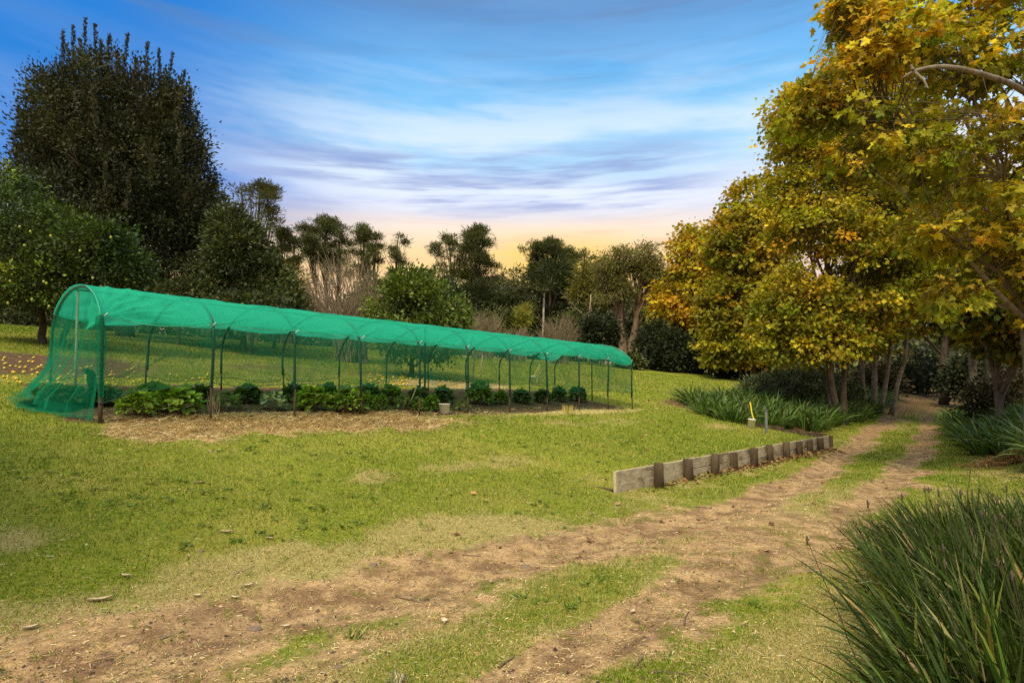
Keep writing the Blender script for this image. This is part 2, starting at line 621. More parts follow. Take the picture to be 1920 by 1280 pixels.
M['wallpost'] = solid_mat('treated_post', (.055, .038, .020), (.115, .082, .045), 9, .9, .6, stretch=(1, 1, .22), c3=(.05, .034, .02))
M['white'] = solid_mat('white_plastic', (.78, .77, .73), (.86, .85, .82), 14, .5, .05)
M['yellow'] = solid_mat('yellow_strap', (.75, .60, .03), (.82, .68, .05), 10, .6, .05)
M['pole_wood'] = solid_mat('pole_timber', (.33, .28, .19), (.46, .41, .30), 5, .85, .3, stretch=(1, 1, .1))
M['steel'] = solid_mat('grey_steel', (.16, .18, .17), (.24, .26, .25), 10, .55, .1, metal=.3)
M['wire'] = solid_mat('wire', (.06, .06, .06), (.09, .09, .09), 3, .6, 0)
M['stone'] = solid_mat('stone', (.13, .10, .075), (.24, .18, .13), 12, .9, .5)
M['lemon'] = solid_mat('lemon_skin', (.62, .44, .03), (.70, .52, .06), 20, .45, .1, spec=.4)
M['lemon_green'] = solid_mat('unripe_lemon_skin', (.30, .36, .04), (.42, .44, .06), 20, .45, .1, spec=.4)
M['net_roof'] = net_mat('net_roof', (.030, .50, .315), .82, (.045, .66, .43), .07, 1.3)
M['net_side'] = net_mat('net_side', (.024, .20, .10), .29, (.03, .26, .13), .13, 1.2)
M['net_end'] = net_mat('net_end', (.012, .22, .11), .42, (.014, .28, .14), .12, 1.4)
M['net_bunch'] = net_mat('net_bunch', (.006, .075, .042), .88, (.008, .10, .05), .06, 2.0)
M['hem'] = solid_mat('net_hem', (.06, .38, .23), (.10, .46, .29), 6, .7, 0)
M['tie'] = solid_mat('cable_tie', (.62, .62, .55), (.7, .7, .62), 6, .5, 0)


# ------------------------------------------------------------------ what covers the ground where
def ell(u, v, cu, cv, ru, rv, soft=0.5):
    d = np.hypot((u - cu) / ru, (v - cv) / rv)
    return 1 - smooth(d, 1 - soft, 1 + soft)


def gell(px, py, ru, rv):
    g = G(px, py)
    cu, cv = uv_of(g.x, g.y)
    return (float(cu), float(cv), ru, rv)


DRY_SPOTS = [gell(200, 890, .9, .35), gell(725, 898, .7, .5), gell(640, 1015, .7, .35), gell(500, 1000, .9, .3), gell(1010, 975, 1.2, .35),
             gell(300, 1010, .8, .3), gell(1105, 900, .5, .45), gell(1350, 800, 1.3, .5), gell(30, 1010, .4, .4), gell(560, 1050, .4, .25),
             gell(900, 870, 1.6, .5), gell(1130, 790, 3.0, .8)]
LUSH_SPOTS = [gell(700, 945, 2.2, .55), gell(1020, 940, 1.3, .45), gell(330, 925, 1.3, .5), gell(120, 1070, .6, .35), gell(60, 900, 1.0, .6), gell(1250, 840, 2.5, .6), gell(1100, 1095, .6, .25)]
TREE_SOIL_SHADE = [gell(40, 680, 3.0, 2.6), gell(500, 690, 3.2, 1.7), gell(690, 700, 3.0, 1.5)]  # brown soil under the orchard trees, with some of their shade painted in


def ground_masks(x, y):
    u, v = uv_of(x, y)
    nb = fbm(x / 1.1, y / 1.1, 21, 5) - 0.5
    nf = fbm(x / .28, y / .28, 31, 4) - 0.5
    wide = np.interp(u, [-3, 2, 6, 10, 30], [1.1, 1.0, .90, .60, .46])
    dl_, dr_ = (v - rut_left(u) + nb * .9) / wide, (v - rut_right(u) + nb * .9) / (wide * 1.0)
    dirt = np.maximum(np.exp(-dl_ ** 2 * 1.1), np.exp(-dr_ ** 2 * 1.1) * np.interp(u, [5, 8, 12], [.9, .7, .9]))
    dirt = np.maximum(dirt, (1 - smooth(u + nb * 1.5, .9, 2.7)) * (1 - smooth(v, 4.7, 5.4)) * .9)
    dirt = np.maximum(dirt, ell(u, v, 7.2, 2.75, 2.4, .8, .8) * .8)
    dirt = np.maximum(dirt, .58 * smooth(v, 1.5, 2.2) * (1 - smooth(v, 4.4, 5.2)) * (1 - .8 * smooth(u, 7, 12)))
    dirt = dirt * (1 - .95 * ell(u, v, 4.5, 3.1, 1.0, .36, .6)) * (1 - .8 * ell(u, v, 3.0, 2.98, 1.1, .30, .6))
    dirt = dirt * (1.0 + .8 * nb) + .25 * nf
    dry = 0.45 * np.exp(-((v - 5.2) / .8) ** 2) + .55 * (1 - smooth(u, 4, 8)) * np.exp(-((v - 5.5) / .9) ** 2)
    dry = dry + .80 * (1 - smooth(v, 1.3, 2.2)) * (1 - .5 * smooth(u, 9, 14)) + nb * 1.1 + nf * .5
    for s in DRY_SPOTS:
        dry = np.maximum(dry, ell(u, v, *s, .95) * (.55 + 1.1 * nb) + nf * .5)
    for s in LUSH_SPOTS:
        dry = dry - .6 * ell(u, v, *s, .8)
    dry = np.maximum(dry, (.85 - .60 * smooth(u, 9, 15)) * np.exp(-((v - 3.1) / 1.0) ** 2) + nb * .9 - .45 * ell(u, v, 4.4, 3.1, 1.3, .34, .6) - .35 * ell(u, v, 2.7, 2.95, 1.1, .3, .6))
    straw = smooth(v + nb * 1.6 + nf * .8, 9.5, 10.6) * (1 - smooth(v, 11.6, 12.1)) * smooth(u + nb, 2.4, 3.2) * (1 - smooth(u + nb * 3, 8.3, 11.0))
    straw = np.maximum(straw, ell(u, v, 15.2, 16.6, 3.0, 1.2, .6) * .8)
    straw = np.maximum(straw, .5 * ell(u, v, 15.5, 11.2, 5.0, .7, .6) + nf * .3)
    bed = smooth(v + nb * .6, 11.0, 11.6) * (1 - smooth(v + nb * .6, 15.0, 15.7)) * smooth(u + nb * .7, 1.9, 2.7) * (1 - smooth(u + nb * .8, 18.2, 19.6))
    for s in TREE_SOIL_SHADE:
        bed = np.maximum(bed, ell(u, v, *s, .9) * (.95 if s is TREE_SOIL_SHADE[0] else .55) * (1 + .8 * nb))
    litter = (1 - smooth(v, -1.2, .9 + 0 * v)) * smooth(u, 9, 12.5)
    litter = np.maximum(litter, smooth(v, 5.0, 5.15) * (1 - smooth(v, WALL_V - .1, WALL_V)) * smooth(u, 10.5, 14) * (1 - smooth(u, 20.5, 21.5)) * .8)
    litter = np.maximum(litter, smooth(u, 27, 42) * (1 - smooth(v, 10, 14)) * .65)
    litter = np.maximum(litter, smooth(u, 21, 24) * smooth(v, 5.6 + (u - 21) * .1, 6.6 + (u - 21) * .1) * (1 - smooth(v, 11.5, 14)) * .9)
    return [np.clip(q, 0, 1) for q in (dirt, dry, straw, bed, litter)]


def axis_grid(spans, extra=()):
    a = np.concatenate([np.arange(s0, s1, st) for s0, s1, st in spans])
    return np.unique(np.concatenate([a, np.array(extra, float)]))


gu = axis_grid([(-400, -60, 40), (-60, -12, 6), (-12, -2, .6), (-2, 14, .085), (14, 25, .14), (25, 70, .5), (70, 150, 5), (150, 801, 50)], [WALL_U0, WALL_U1])
gv = axis_grid([(-400, -60, 40), (-60, -12, 5), (-12, -2, .5), (-2, 12, .085), (12, 17, .14), (17, 60, .5), (60, 150, 5), (150, 801, 50)], [WALL_V - .004, WALL_V + .004])
UU, VV = np.meshgrid(gu, gv, indexing='ij')
XX, YY = xy_of(UU, VV)
ZZ = H(XX, YY)
nu, nv = UU.shape
ii = np.arange(nu - 1)[:, None] * nv + np.arange(nv - 1)[None, :]
gq = np.stack([ii, ii + nv, ii + nv + 1, ii + 1], -1).reshape(-1, 4)
gm = ground_masks(XX.ravel(), YY.ravel())


def ground_material():
    m, t = mat_new('ground')
    tc_ = t.n('ShaderNodeTexCoord')
    ob = tc_.outputs['Object']
    A = {k: t.n('ShaderNodeAttribute', attribute_name=k).outputs['Fac'] for k in ('dirt', 'dry', 'straw', 'bed', 'litter')}
    nL = t.noise(ob, 0.55, 4, .6)
    nM = t.noise(ob, 3.2, 5, .65, .4)
    nF = t.noise(ob, 22.0, 5, .7, .3)
    nX = t.noise(ob, 95.0, 3, .7)
    mp = t.n('ShaderNodeMapping')
    mp.inputs['Scale'].default_value = (26, 60, 30)
    mp.inputs['Rotation'].default_value = (0, 0, .6)
    t.l(ob, mp.inputs[0])
    nS = t.noise(mp.outputs[0], 1.6, 4, .7, 1.2)
    lush = t.mix(t.sstep(nM, .3, .7), (.100, .165, .011, 1), (.195, .240, .020, 1))
    lush = t.mix(t.sstep(nF, .35, .75), lush, (.32, .30, .045, 1))
    lush = t.mix(t.sstep(nL, .45, .7, 0, .6), lush, (.36, .31, .07, 1))
    dryc = t.mix(t.sstep(nS, .35, .7), (.27, .235, .075, 1), (.48, .41, .16, 1))
    dryc = t.mix(t.sstep(nF, .55, .8), dryc, (.13, .10, .03, 1))
    pert = t.math('ADD', t.math('MULTIPLY', t.math('SUBTRACT', nM, .5), 0.9), t.math('MULTIPLY', t.math('SUBTRACT', nF, .5), 1.0))

    def fac(k, lo, hi, amp=1.0):
        return t.sstep(t.math('ADD', A[k], t.math('MULTIPLY', pert, amp)), lo, hi)
    col = t.mix(fac('dry', .3, .75, .7), lush, dryc)
    dirtc = t.mix(t.sstep(nM, .36, .62), (.24, .145, .068, 1), (.60, .405, .195, 1))
    dirtc = t.mix(t.sstep(nF, .3, .7), t.mix(.55, dirtc, (.20, .125, .075, 1)), dirtc)
    nC = t.noise(ob, 9.0, 4, .7, .6)
    dirtc = t.mix(t.sstep(nC, .55, .70, 0, .7), dirtc, (.13, .08, .05, 1))
    dirtc = t.mix(t.sstep(nL, .50, .68, 0, .5), dirtc, (.16, .095, .06, 1))
    dirtc = t.mix(t.sstep(nX, .62, .78), dirtc, (.55, .41, .23, 1))
    col = t.mix(fac('dirt', .40, .66, .75), col, dirtc)
    strawc = t.mix(t.sstep(nS, .3, .7), (.43, .29, .12, 1), (.72, .55, .26, 1))
    col = t.mix(fac('straw', .3, .62, .8), col, strawc)
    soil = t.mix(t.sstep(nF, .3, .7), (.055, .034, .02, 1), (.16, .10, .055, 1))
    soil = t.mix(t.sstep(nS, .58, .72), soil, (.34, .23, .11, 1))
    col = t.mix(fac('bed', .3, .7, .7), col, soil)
    litc = t.mix(t.sstep(nF, .32, .7), (.10, .058, .03, 1), (.25, .155, .07, 1))
    col = t.mix(fac('litter', .3, .7, .8), col, litc)
    pb = t.n('ShaderNodeBsdfPrincipled', i_Roughness=.95)
    pb.inputs['Specular IOR Level'].default_value = .1
    t.l(col, pb.inputs['Base Color'])
    hgt = t.math('ADD', t.math('MULTIPLY', nF, .6), t.math('ADD', t.math('MULTIPLY', nX, .25), t.math('MULTIPLY', nM, 1.4)))
    b = t.n('ShaderNodeBump', i_Strength=1.0, i_Distance=.045)
    t.l(hgt, b.inputs['Height'])
    t.l(b.outputs[0], pb.inputs['Normal'])
    t.l(pb.outputs[0], t.n('ShaderNodeOutputMaterial').inputs[0])
    return m


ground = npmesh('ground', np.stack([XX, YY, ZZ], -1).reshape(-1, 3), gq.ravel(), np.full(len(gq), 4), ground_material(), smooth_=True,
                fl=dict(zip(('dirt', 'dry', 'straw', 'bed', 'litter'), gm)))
tag(ground, kind='structure')


# ------------------------------------------------------------------ grass, straw, litter (uncountable: one object each)
def spread(n, y0, y1, a0=-.90, a1=.90):
    yy = np.exp(rng.uniform(math.log(y0), math.log(y1), n))
    xx = yy * rng.uniform(a0, a1, n)
    return xx, yy


def in_tall_grass(x, y):
    return np.zeros(len(x), bool)


def grass_blades():
    n = 620000
    x, y = spread(n, 2.9, 46)
    dirt, dry, straw, bed, litter = ground_masks(x, y)
    nz = fbm(x / .5, y / .5, 77, 4) - .5
    dn = np.clip(1.15 - 1.9 * smooth(dirt + nz * .8, .28, .75), 0, 1) * (1 - .93 * smooth(straw, .2, .6)) * (1 - .97 * smooth(bed + nz * .5, .2, .55)) * (1 - .85 * smooth(litter, .2, .7))
    dn *= 1 - .22 * smooth(dry, .4, .9)
    k = rng.random(n) < np.maximum(dn, .035 * (bed < .3))
    x, y, dry = x[k], y[k], dry[k]
    n = len(x)
    z = H(x, y)
    sc_ = np.clip((y / 6.0) ** .75, .8, 4.2)
    tall = fbm(x / .9, y / .9, 55, 3)
    L = rng.uniform(.018, .045, n) * sc_ ** .72 * (.65 + .9 * tall)
    Wd = rng.uniform(.0026, .0048, n) * sc_
    ang = rng.uniform(0, 2 * np.pi, n)
    lean = rng.uniform(.25, 1.25, n)
    d = np.stack([np.cos(ang) * np.sin(lean), np.sin(ang) * np.sin(lean), np.cos(lean)], -1)
    sa = ang + np.pi / 2 + rng.normal(0, .8, n)
    s = np.stack([np.cos(sa), np.sin(sa), np.zeros(n)], -1)
    b = np.stack([x, y, z - .004], -1)
    v = np.stack([b - s * Wd[:, None], b + s * Wd[:, None], b + d * L[:, None]], 1).reshape(-1, 3)
    lush = pick([(.095, .180, .009, 5), (.145, .230, .012, 4), (.24, .28, .025, 2.6), (.42, .36, .10, 1.4), (.05, .09, .008, 2)], n, .26)  # darkest colour stands in for shadow between the blades
    straw_ = pick([(.50, .38, .16, 3), (.62, .50, .25, 2), (.34, .31, .07, 3), (.22, .15, .07, 1)], n, .22)
    big = fbm(x / 1.6, y / 1.6, 91, 4)
    f = np.clip(smooth(dry + rng.normal(0, .22, n), .25, .8) + .9 * (big - .5), 0, 1)[:, None]
    c = lush * (1 - f) + straw_ * f
    o = npmesh('grass', v, np.arange(3 * n), np.full(n, 3), M['grass'], cols=np.repeat(c, 3, axis=0))
    tag(o, 'short yellow green lawn grass with dry patches', 'grass', kind='stuff')


def straw_litter():
    n = 170000
    x, y = spread(n, 2.9, 26)
    dirt, dry, straw, bed, litter = ground_masks(x, y)
    p = np.clip(.08 + .9 * straw + .30 * dry + .10 * dirt * (fbm(x / .7, y / .7, 19, 3) > .5) + .25 * bed, 0, 1)
    k = rng.random(n) < p
    x, y, straw = x[k], y[k], straw[k]
    um, vm = rng.uniform(2.4, 12, 60000), rng.uniform(9.3, 12.0, 60000)
    xm, ym = xy_of(um, vm)
    sm = ground_masks(xm, ym)[2]
    km = rng.random(60000) < sm * .8 + .02
    x, y, straw = np.concatenate([x, xm[km]]), np.concatenate([y, ym[km]]), np.concatenate([straw, sm[km]])
    n = len(x)
    sc_ = np.clip((y / 6.0) ** .6, .7, 2.4)
    L = rng.uniform(.02, .085, n) * sc_ * (.7 + .9 * straw)
    Wd = rng.uniform(.0015, .0034, n) * sc_
    ang = rng.uniform(0, 2 * np.pi, n)
    rise = rng.normal(.02, .12, n) + .12 * straw
    d = np.stack([np.cos(ang), np.sin(ang), rise], -1)
    s = np.stack([-np.sin(ang), np.cos(ang), rng.normal(0, .3, n)], -1)
    b = np.stack([x, y, H(x, y) + .006 + rng.uniform(0, .03, n) * straw], -1)
    e = b + d * L[:, None]
    v = np.stack([b - s * Wd[:, None], b + s * Wd[:, None], e + s * Wd[:, None] * .6, e - s * Wd[:, None] * .6], 1).reshape(-1, 3)
    c = pick([(.60, .45, .20, 4), (.74, .60, .33, 2.5), (.45, .31, .12, 3), (.18, .115, .055, 2.4)], n, .22)
    o = npmesh('straw', v, np.arange(4 * n), np.full(n, 4), M['dry'], cols=np.repeat(c, 4, axis=0))
    tag(o, 'loose dry straw and clippings strewn over soil and lawn', 'straw', kind='stuff')


def leaf_litter():
    xs, ys = [], []
    x, y = spread(60000, 6, 45, -.2, .95)
    u, v = uv_of(x, y)
    lit = ground_masks(x, y)[4]
    k = rng.random(len(x)) < lit * .42 + .004
    xs.append(x[k]); ys.append(y[k])
    u = 20.6 - 11.0 * rng.random(650) ** 1.5
    v = WALL_V - .10 - np.abs(rng.normal(0, .26, 650)) * smooth(u, 5, 16)
    a, b = xy_of(u, v)
    xs.append(a); ys.append(b)
    x, y = np.concatenate(xs), np.concatenate(ys)
    n = len(x)
    ang = rng.uniform(0, 2 * np.pi, n)
    axis = np.stack([np.cos(ang), np.sin(ang), rng.normal(0, .25, n)], -1)
    nrm = np.stack([rng.normal(0, .4, n), rng.normal(0, .4, n), np.ones(n)], -1)
    c = pick([(.20, .105, .045, 4), (.32, .19, .08, 3), (.42, .29, .14, 2), (.13, .07, .035, 3)], n, .22)
    o = scatter('fallen_leaves', tpl_star(), np.stack([x, y, H(x, y) + rng.uniform(.006, .04, n)], -1), axis, nrm, rng.uniform(.05, .10, n), c, M['dry'])
    tag(o, 'brown fallen plane leaves along the timber wall and under the trees', 'fallen leaves', kind='stuff')


def pebbles():
    n = 50000
    x, y = spread(n, 2.9, 13)
    dirt = ground_masks(x, y)[0]
    k = rng.random(n) < np.clip(dirt - .15, 0, 1) * (.25 + 1.0 * smooth(fbm(x / .6, y / .6, 14, 3), .45, .7))
    x, y = x[k], y[k]
    n = len(x)
    r = rng.gamma(2.0, .0028, n) + .002
    o6 = np.array([(1, 0, 0), (0, 1, 0), (-1, 0, 0), (0, -1, 0), (0, 0, .75), (0, 0, -.5)])
    f = np.array([(0, 1, 4), (1, 2, 4), (2, 3, 4), (3, 0, 4)])
    v = np.stack([x, y, H(x, y)], -1)[:, None, :] + o6[None] * (r[:, None] * rng.uniform(.7, 1.4, (n, 6)))[:, :, None]
    loops = (np.arange(n)[:, None] * 6 + f.ravel()[None, :]).ravel()
    c = pick([(.32, .21, .12, 3), (.17, .11, .07, 4), (.46, .35, .21, .6), (.075, .055, .04, 3)], n, .25)
    o = npmesh('gravel', v.reshape(-1, 3), loops, np.full(n * 4, 3), M['dry'], cols=np.repeat(c, 6, axis=0))
    tag(o, 'crumbs of soil and small stones in the wheel ruts', 'gravel', kind='stuff')




def grass_tufts():
    nt, k = 3600, 15
    x, y = spread(nt, 3.0, 18)
    dirt, dry, straw, bed, litter = ground_masks(x, y)
    keep = (rng.random(nt) < np.clip(.9 - .6 * dirt - straw - bed, .10, 1)) & (fbm(x / 1.3, y / 1.3, 71, 3) > .44)
    x, y, dry = x[keep], y[keep], dry[keep]
    n = len(x) * k
    X = np.repeat(x, k) + rng.normal(0, .018, n)
    Y = np.repeat(y, k) + rng.normal(0, .018, n)
    sc_ = np.clip((Y / 6.0) ** .6, .8, 2.2)
    th = rng.uniform(0, 2 * np.pi, n)
    ln = rng.uniform(.3, 1.6, n)
    cols = pick([(.13, .22, .014, 4), (.20, .27, .02, 3), (.07, .12, .01, 2), (.45, .38, .16, 1.6)], n, .22)
    L = np.repeat(rng.uniform(.5, 1.5, len(x)), k) * rng.uniform(.03, .075, n) * sc_ ** .5
    o = straps('grass_tufts', np.stack([X, Y, H(X, Y) - .004], -1), np.stack([np.cos(th) * ln, np.sin(th) * ln, np.ones(n)], -1), L, .0042 * sc_, rng.uniform(.1, .5, n), cols, M['grass'], seg=2)
    tag(o, 'taller tufts and weeds standing out of the short lawn', 'grass', kind='stuff')



def lawn_weeds():
    nt, k = 900, 9
    x, y = spread(nt, 3.2, 16)
    dirt, dry, straw, bed, litter = ground_masks(x, y)
    keep = (dirt < .35) & (dry < .45) & (bed < .2) & (straw < .2) & (fbm(x / 1.8, y / 1.8, 171, 3) > .5)
    x, y = x[keep], y[keep]
    n = len(x) * k
    X, Y = np.repeat(x, k), np.repeat(y, k)
    th = rng.uniform(0, 2 * np.pi, n)
    r = rng.uniform(0, .05, n)
    X, Y = X + r * np.cos(th), Y + r * np.sin(th)
    ax = np.stack([np.cos(th), np.sin(th), rng.uniform(.1, .7, n)], -1)
    o = scatter('lawn_weeds', tpl_rhomb(.36, .1), np.stack([X, Y, H(X, Y) + .008], -1), ax, rng.normal(0, .3, (n, 3)) + (0, 0, 1), rng.uniform(.025, .06, n), pick([(.07, .135, .014, 3), (.11, .18, .02, 2), (.16, .20, .03, 1)], n, .2), M['leaf'])
    tag(o, 'low broad leaved weeds and clover in the lawn', 'weeds', kind='stuff')


grass_blades()
lawn_weeds()
grass_tufts()
straw_litter()
leaf_litter()
pebbles()


# ------------------------------------------------------------------ the net tunnel over the garden bed
TV0, TW = 11.33, 3.5
TV1 = TV0 + TW


def u_at(px, v):
    t = (px - 960) / FPX
    return v * (US * t + UC) / (US - UC * t)


HOOP_PX = [190, 396, 553, 678, 787, 877, 956, 1026, 1086, 1140, 1185]
HU = [u_at(p, TV0) for p in HOOP_PX]
SPRING, RISE = 2.72, 0.90


def arch(phi, grow=0.0):
    """v and z on the hoop's arc, phi from 0 (front) to pi (back)"""
    return TV0 + TW / 2 - (TW / 2 + grow) * np.cos(phi), SPRING + (RISE + grow) * np.sin(phi)


def Q(u, v, z):
    x, y = xy_of(u, v)
    return np.stack([x + 0 * z, y + 0 * z, z + 0 * x], -1) if hasattr(z, '__len__') or hasattr(u, '__len__') or hasattr(v, '__len__') else np.array([x, y, z])


def build_tunnel():
    o0 = xy_of(HU[0], TV0)
    z0 = h1(*o0)
    root = empty('net_tunnel', (o0[0], o0[1], z0), 'long green net tunnel on black hoops over the garden bed', 'net tunnel')
    off = (o0[0], o0[1], z0)
    for i, u in enumerate(HU):
        zf, zb = h1(*xy_of(u, TV0)), h1(*xy_of(u, TV1))
        phi = np.linspace(0, np.pi, 25)
        va, za = arch(phi)
        du = rng.normal(0, .03)
        v = np.concatenate([[TV0 + rng.normal(0, .02)], [TV0 + .003], va, [TV1], [TV1]])
        z = np.concatenate([[zf + .42], [SPRING - .35], za, [SPRING - .25], [zb + .4]])
        uu = u + np.interp(z, [1.2, SPRING + RISE], [0, du])
        b = MB().tube(Q(uu, v, z), .027, 8)
        hoop = b.build('hoop', M['pipe'], root, offset=off)
        p = MB().tube(Q(np.full(3, u), np.full(3, TV0), np.array([zf - .05, zf + .3, zf + .62])), .021 if i else .034, 8)
        p.build('post', M['post'], hoop, offset=off)
        p = MB().tube(Q(np.full(3, u), np.full(3, TV1), np.array([zb - .05, zb + .3, zb + .55])), .02, 8)
        p.build('post', M['post'], hoop, offset=off)
        # pale cable tie at the cloth's edge
        ve, ze = arch(np.array([.26]), .03)
        c = Q(u + .02, float(ve[0]), float(ze[0]))
        MB().tube([c + np.array([-.05, 0, -.035]), c, c + np.array([.055, 0, .05])], .006, 5).build('cable_tie', M['tie'], hoop, offset=off)
        b = MB().tube([Q(u, TV0, zf + .60), Q(u, TV0, zf + .66)], .036, 8)
        b.build('clamp', M['pipe'], hoop, offset=off)
    for i, mt, r in ((0, 'pale_pole', .022), (5, 'pipe', .03), (10, 'pipe', .022)):
        u, v = HU[i] + .03, TV0 + TW / 2
        zz = h1(*xy_of(u, v))
        MB().tube([Q(u, v, zz - .05), Q(u, v, 2.5), Q(u, v, SPRING + RISE - .02)], r, 8).build('centre_pole', M[mt], root, offset=off)
    MB().tube([Q(HU[0], TV0 + TW / 2, SPRING + RISE - .03), Q(HU[5], TV0 + TW / 2, SPRING + RISE - .03), Q(HU[10], TV0 + TW / 2, SPRING + RISE - .03)], .016, 6).build('ridge_pole', M['pipe'], root, offset=off)

    # the doubled roof cloth
    nU, nP = 420, 96
    un = np.linspace(HU[0] - .05, HU[10] + .05, nU)
    hu = np.array(HU)
    kk = np.clip(np.searchsorted(hu, un) - 1, 0, 9)
    fr = np.clip((un - hu[kk]) / (hu[kk + 1] - hu[kk]), 0, 1)
    bay = np.sin(np.pi * fr) ** .5
    sagb = np.array([.06, .045, .05, .045, .05, .045, .05, .05, .07, .10])[kk]
    low = np.array([.10, .025, .02, .03, .02, .025, .02, .03, .06, .12])[kk]
    phi0 = .30 - low * bay * 1.35
    phi0 = phi0 - .10 * smooth(un, HU[9], HU[10])
    s = np.linspace(0, 1, nP)
    phi1 = np.pi - phi0 - .34
    PH = phi0[:, None] + (phi1 - phi0)[:, None] * s[None, :]
    U2 = np.repeat(un[:, None], nP, 1)
    wr = (fbm(U2 * 1.3 + PH * 2.2, PH * 1.1, 3, 3) - .5) * .05 + .014 * np.sin(U2 * 6.5 + PH * 8 + 4 * fbm(U2 * .7, PH, 18, 2)) * (fbm(U2 * .9, PH * .8, 28, 2) > .45)
    first = 1 - smooth(U2, HU[0] + .2, HU[1] + .3)
    wr = wr + first * bay[:, None] * (.045 * np.sin(U2 * 4.2 + PH * 10 + 3 * fbm(U2, PH, 8, 2)) + .022 * np.sin(U2 * 9 + PH * 21))
    # sharp creases fanning out from the corner, and smaller ones from every tie
    ang = np.arctan2(PH - .25, (U2 - HU[0] + .06) * .75)
    for a_k, amp in ((.16, .03), (.34, .045), (.55, .035), (.80, .045), (1.08, .035), (1.32, .03)):
        wr = wr + first * amp * np.exp(-((ang - a_k - .05 * np.sin(U2 * 4 + a_k * 9)) / .045) ** 2)
    for i_ in range(1, 10):
        du_ = U2 - HU[i_]
        a_ = np.arctan2(PH - .25, np.abs(du_) * .75 + .02)
        for a_k in (.30 + .13 * math.sin(i_ * 2.1), .78 + .2 * math.sin(i_ * 1.3)):
            wr = wr + .026 * np.exp(-((a_ - a_k) / .055) ** 2) * np.exp(-(du_ / .75) ** 2) * (np.sign(du_) == (1 if (i_ + int(a_k * 10)) % 2 else -1))
    last = smooth(U2, HU[7], HU[9])
    wr = wr + last * .018 * np.sin(PH * 19 + U2 * 6)
    grow = .035 - (sagb * bay)[:, None] * np.sin(np.clip(PH, 0, np.pi)) ** .5 * (1 - .85 * np.exp(-((PH - np.pi / 2) / .40) ** 2)) + wr * (.25 + .75 * bay[:, None])
    va, za = arch(PH, grow)
    q = Q(U2, va, za)
    fi = np.arange(nU - 1)[:, None] * nP + np.arange(nP - 1)[None, :]
    fq = np.stack([fi, fi + nP, fi + nP + 1, fi + 1], -1).reshape(-1, 4)
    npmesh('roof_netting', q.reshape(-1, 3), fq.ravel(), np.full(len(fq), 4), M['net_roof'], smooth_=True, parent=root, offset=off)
    MB().tube(q[::2, 0], .007, 5).build('roof_hem', M['hem'], root, offset=off)
    MB().tube(q[::2, -1], .007, 5).build('roof_hem', M['hem'], root, offset=off)
    MB().tube(q[:2, ::2].mean(0), .005, 6).build('roof_hem', M['hem'], root, offset=off)
    MB().tube(q[-2:, ::2].mean(0), .008, 6).build('roof_hem', M['hem'], root, offset=off)

    # side netting, front and back, from the roof's edge to a wavy lower edge
    def side(front):
        nZ = 26
        zb0 = np.interp(un, [HU[0], HU[0] + .5, HU[1], HU[2], HU[10]], [1.55, 1.72, 1.93, 1.92, 1.86] if front else [2.0, 2.1, 2.15, 2.15, 2.2])
        zb0 = zb0 + .05 * np.sin(un * 2.3) * bay + (fbm(un * 1.1, 0 * un, 12, 3) - .5) * .12 - (.10 * bay if not front else .04 * bay)
        tt = np.linspace(0, 1, nZ)
        Zt = arch(phi0 + (.04 if front else .38), .02)[1]
        Z2 = Zt[:, None] * (1 - tt) + zb0[:, None] * tt
        U3 = np.repeat(un[:, None], nZ, 1)
        ar = np.arcsin(np.clip((Z2 - SPRING) / RISE, 0, 1))
        inn = TW / 2 * (1 - np.cos(ar))
        fold = np.exp(-((U3 - HU[0]) / 1.6) ** 2)
        wv = (.02 + .035 * fold) * np.sin((U3 * 7 + Z2 * 9) + 3 * fbm(U3, Z2, 5, 2)) * bay[:, None] + .05 * (fbm(U3 * .8, Z2 * 1.2, 6, 3) - .5) * bay[:, None]
        V2 = TV0 - .035 + inn + wv if front else TV1 + .035 - inn - wv
        q = Q(U3, V2, Z2)
        fi = np.arange(nU - 1)[:, None] * nZ + np.arange(nZ - 1)[None, :]
        fq = np.stack([fi, fi + nZ, fi + nZ + 1, fi + 1], -1).reshape(-1, 4)
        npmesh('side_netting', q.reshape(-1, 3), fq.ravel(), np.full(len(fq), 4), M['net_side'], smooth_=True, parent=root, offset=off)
        MB().tube(q[::2, -1], .0075, 5).build('side_hem', M['pipe'], root, offset=off)
        # creases that stay doubled where the net is pulled to the corner
        if front:
            for a, (z_a, z_b, du_) in enumerate([(2.86, 1.75, 1.25), (2.8, 1.75, .8), (2.7, 1.68, .5), (2.85, 1.9, 1.6)]):
                ts = np.linspace(0, 1, 14)
                uu = HU[0] + .12 + du_ * (1 - ts) * 1.15
                zz = z_a * (1 - ts) + z_b * ts
                pts = Q(uu, np.full(14, TV0 - .05) + .02 * np.sin(ts * 9), zz)
                wid = np.array([0, 0, .02 + .014 * a])
                vv = np.concatenate([pts, pts + wid])
                fq_ = [(i, i + 1, i + 15, i + 14) for i in range(13)]
                MB().add(vv, fq_).build('net_fold', M['net_side'], root, offset=off)
    side(True)
    side(False)

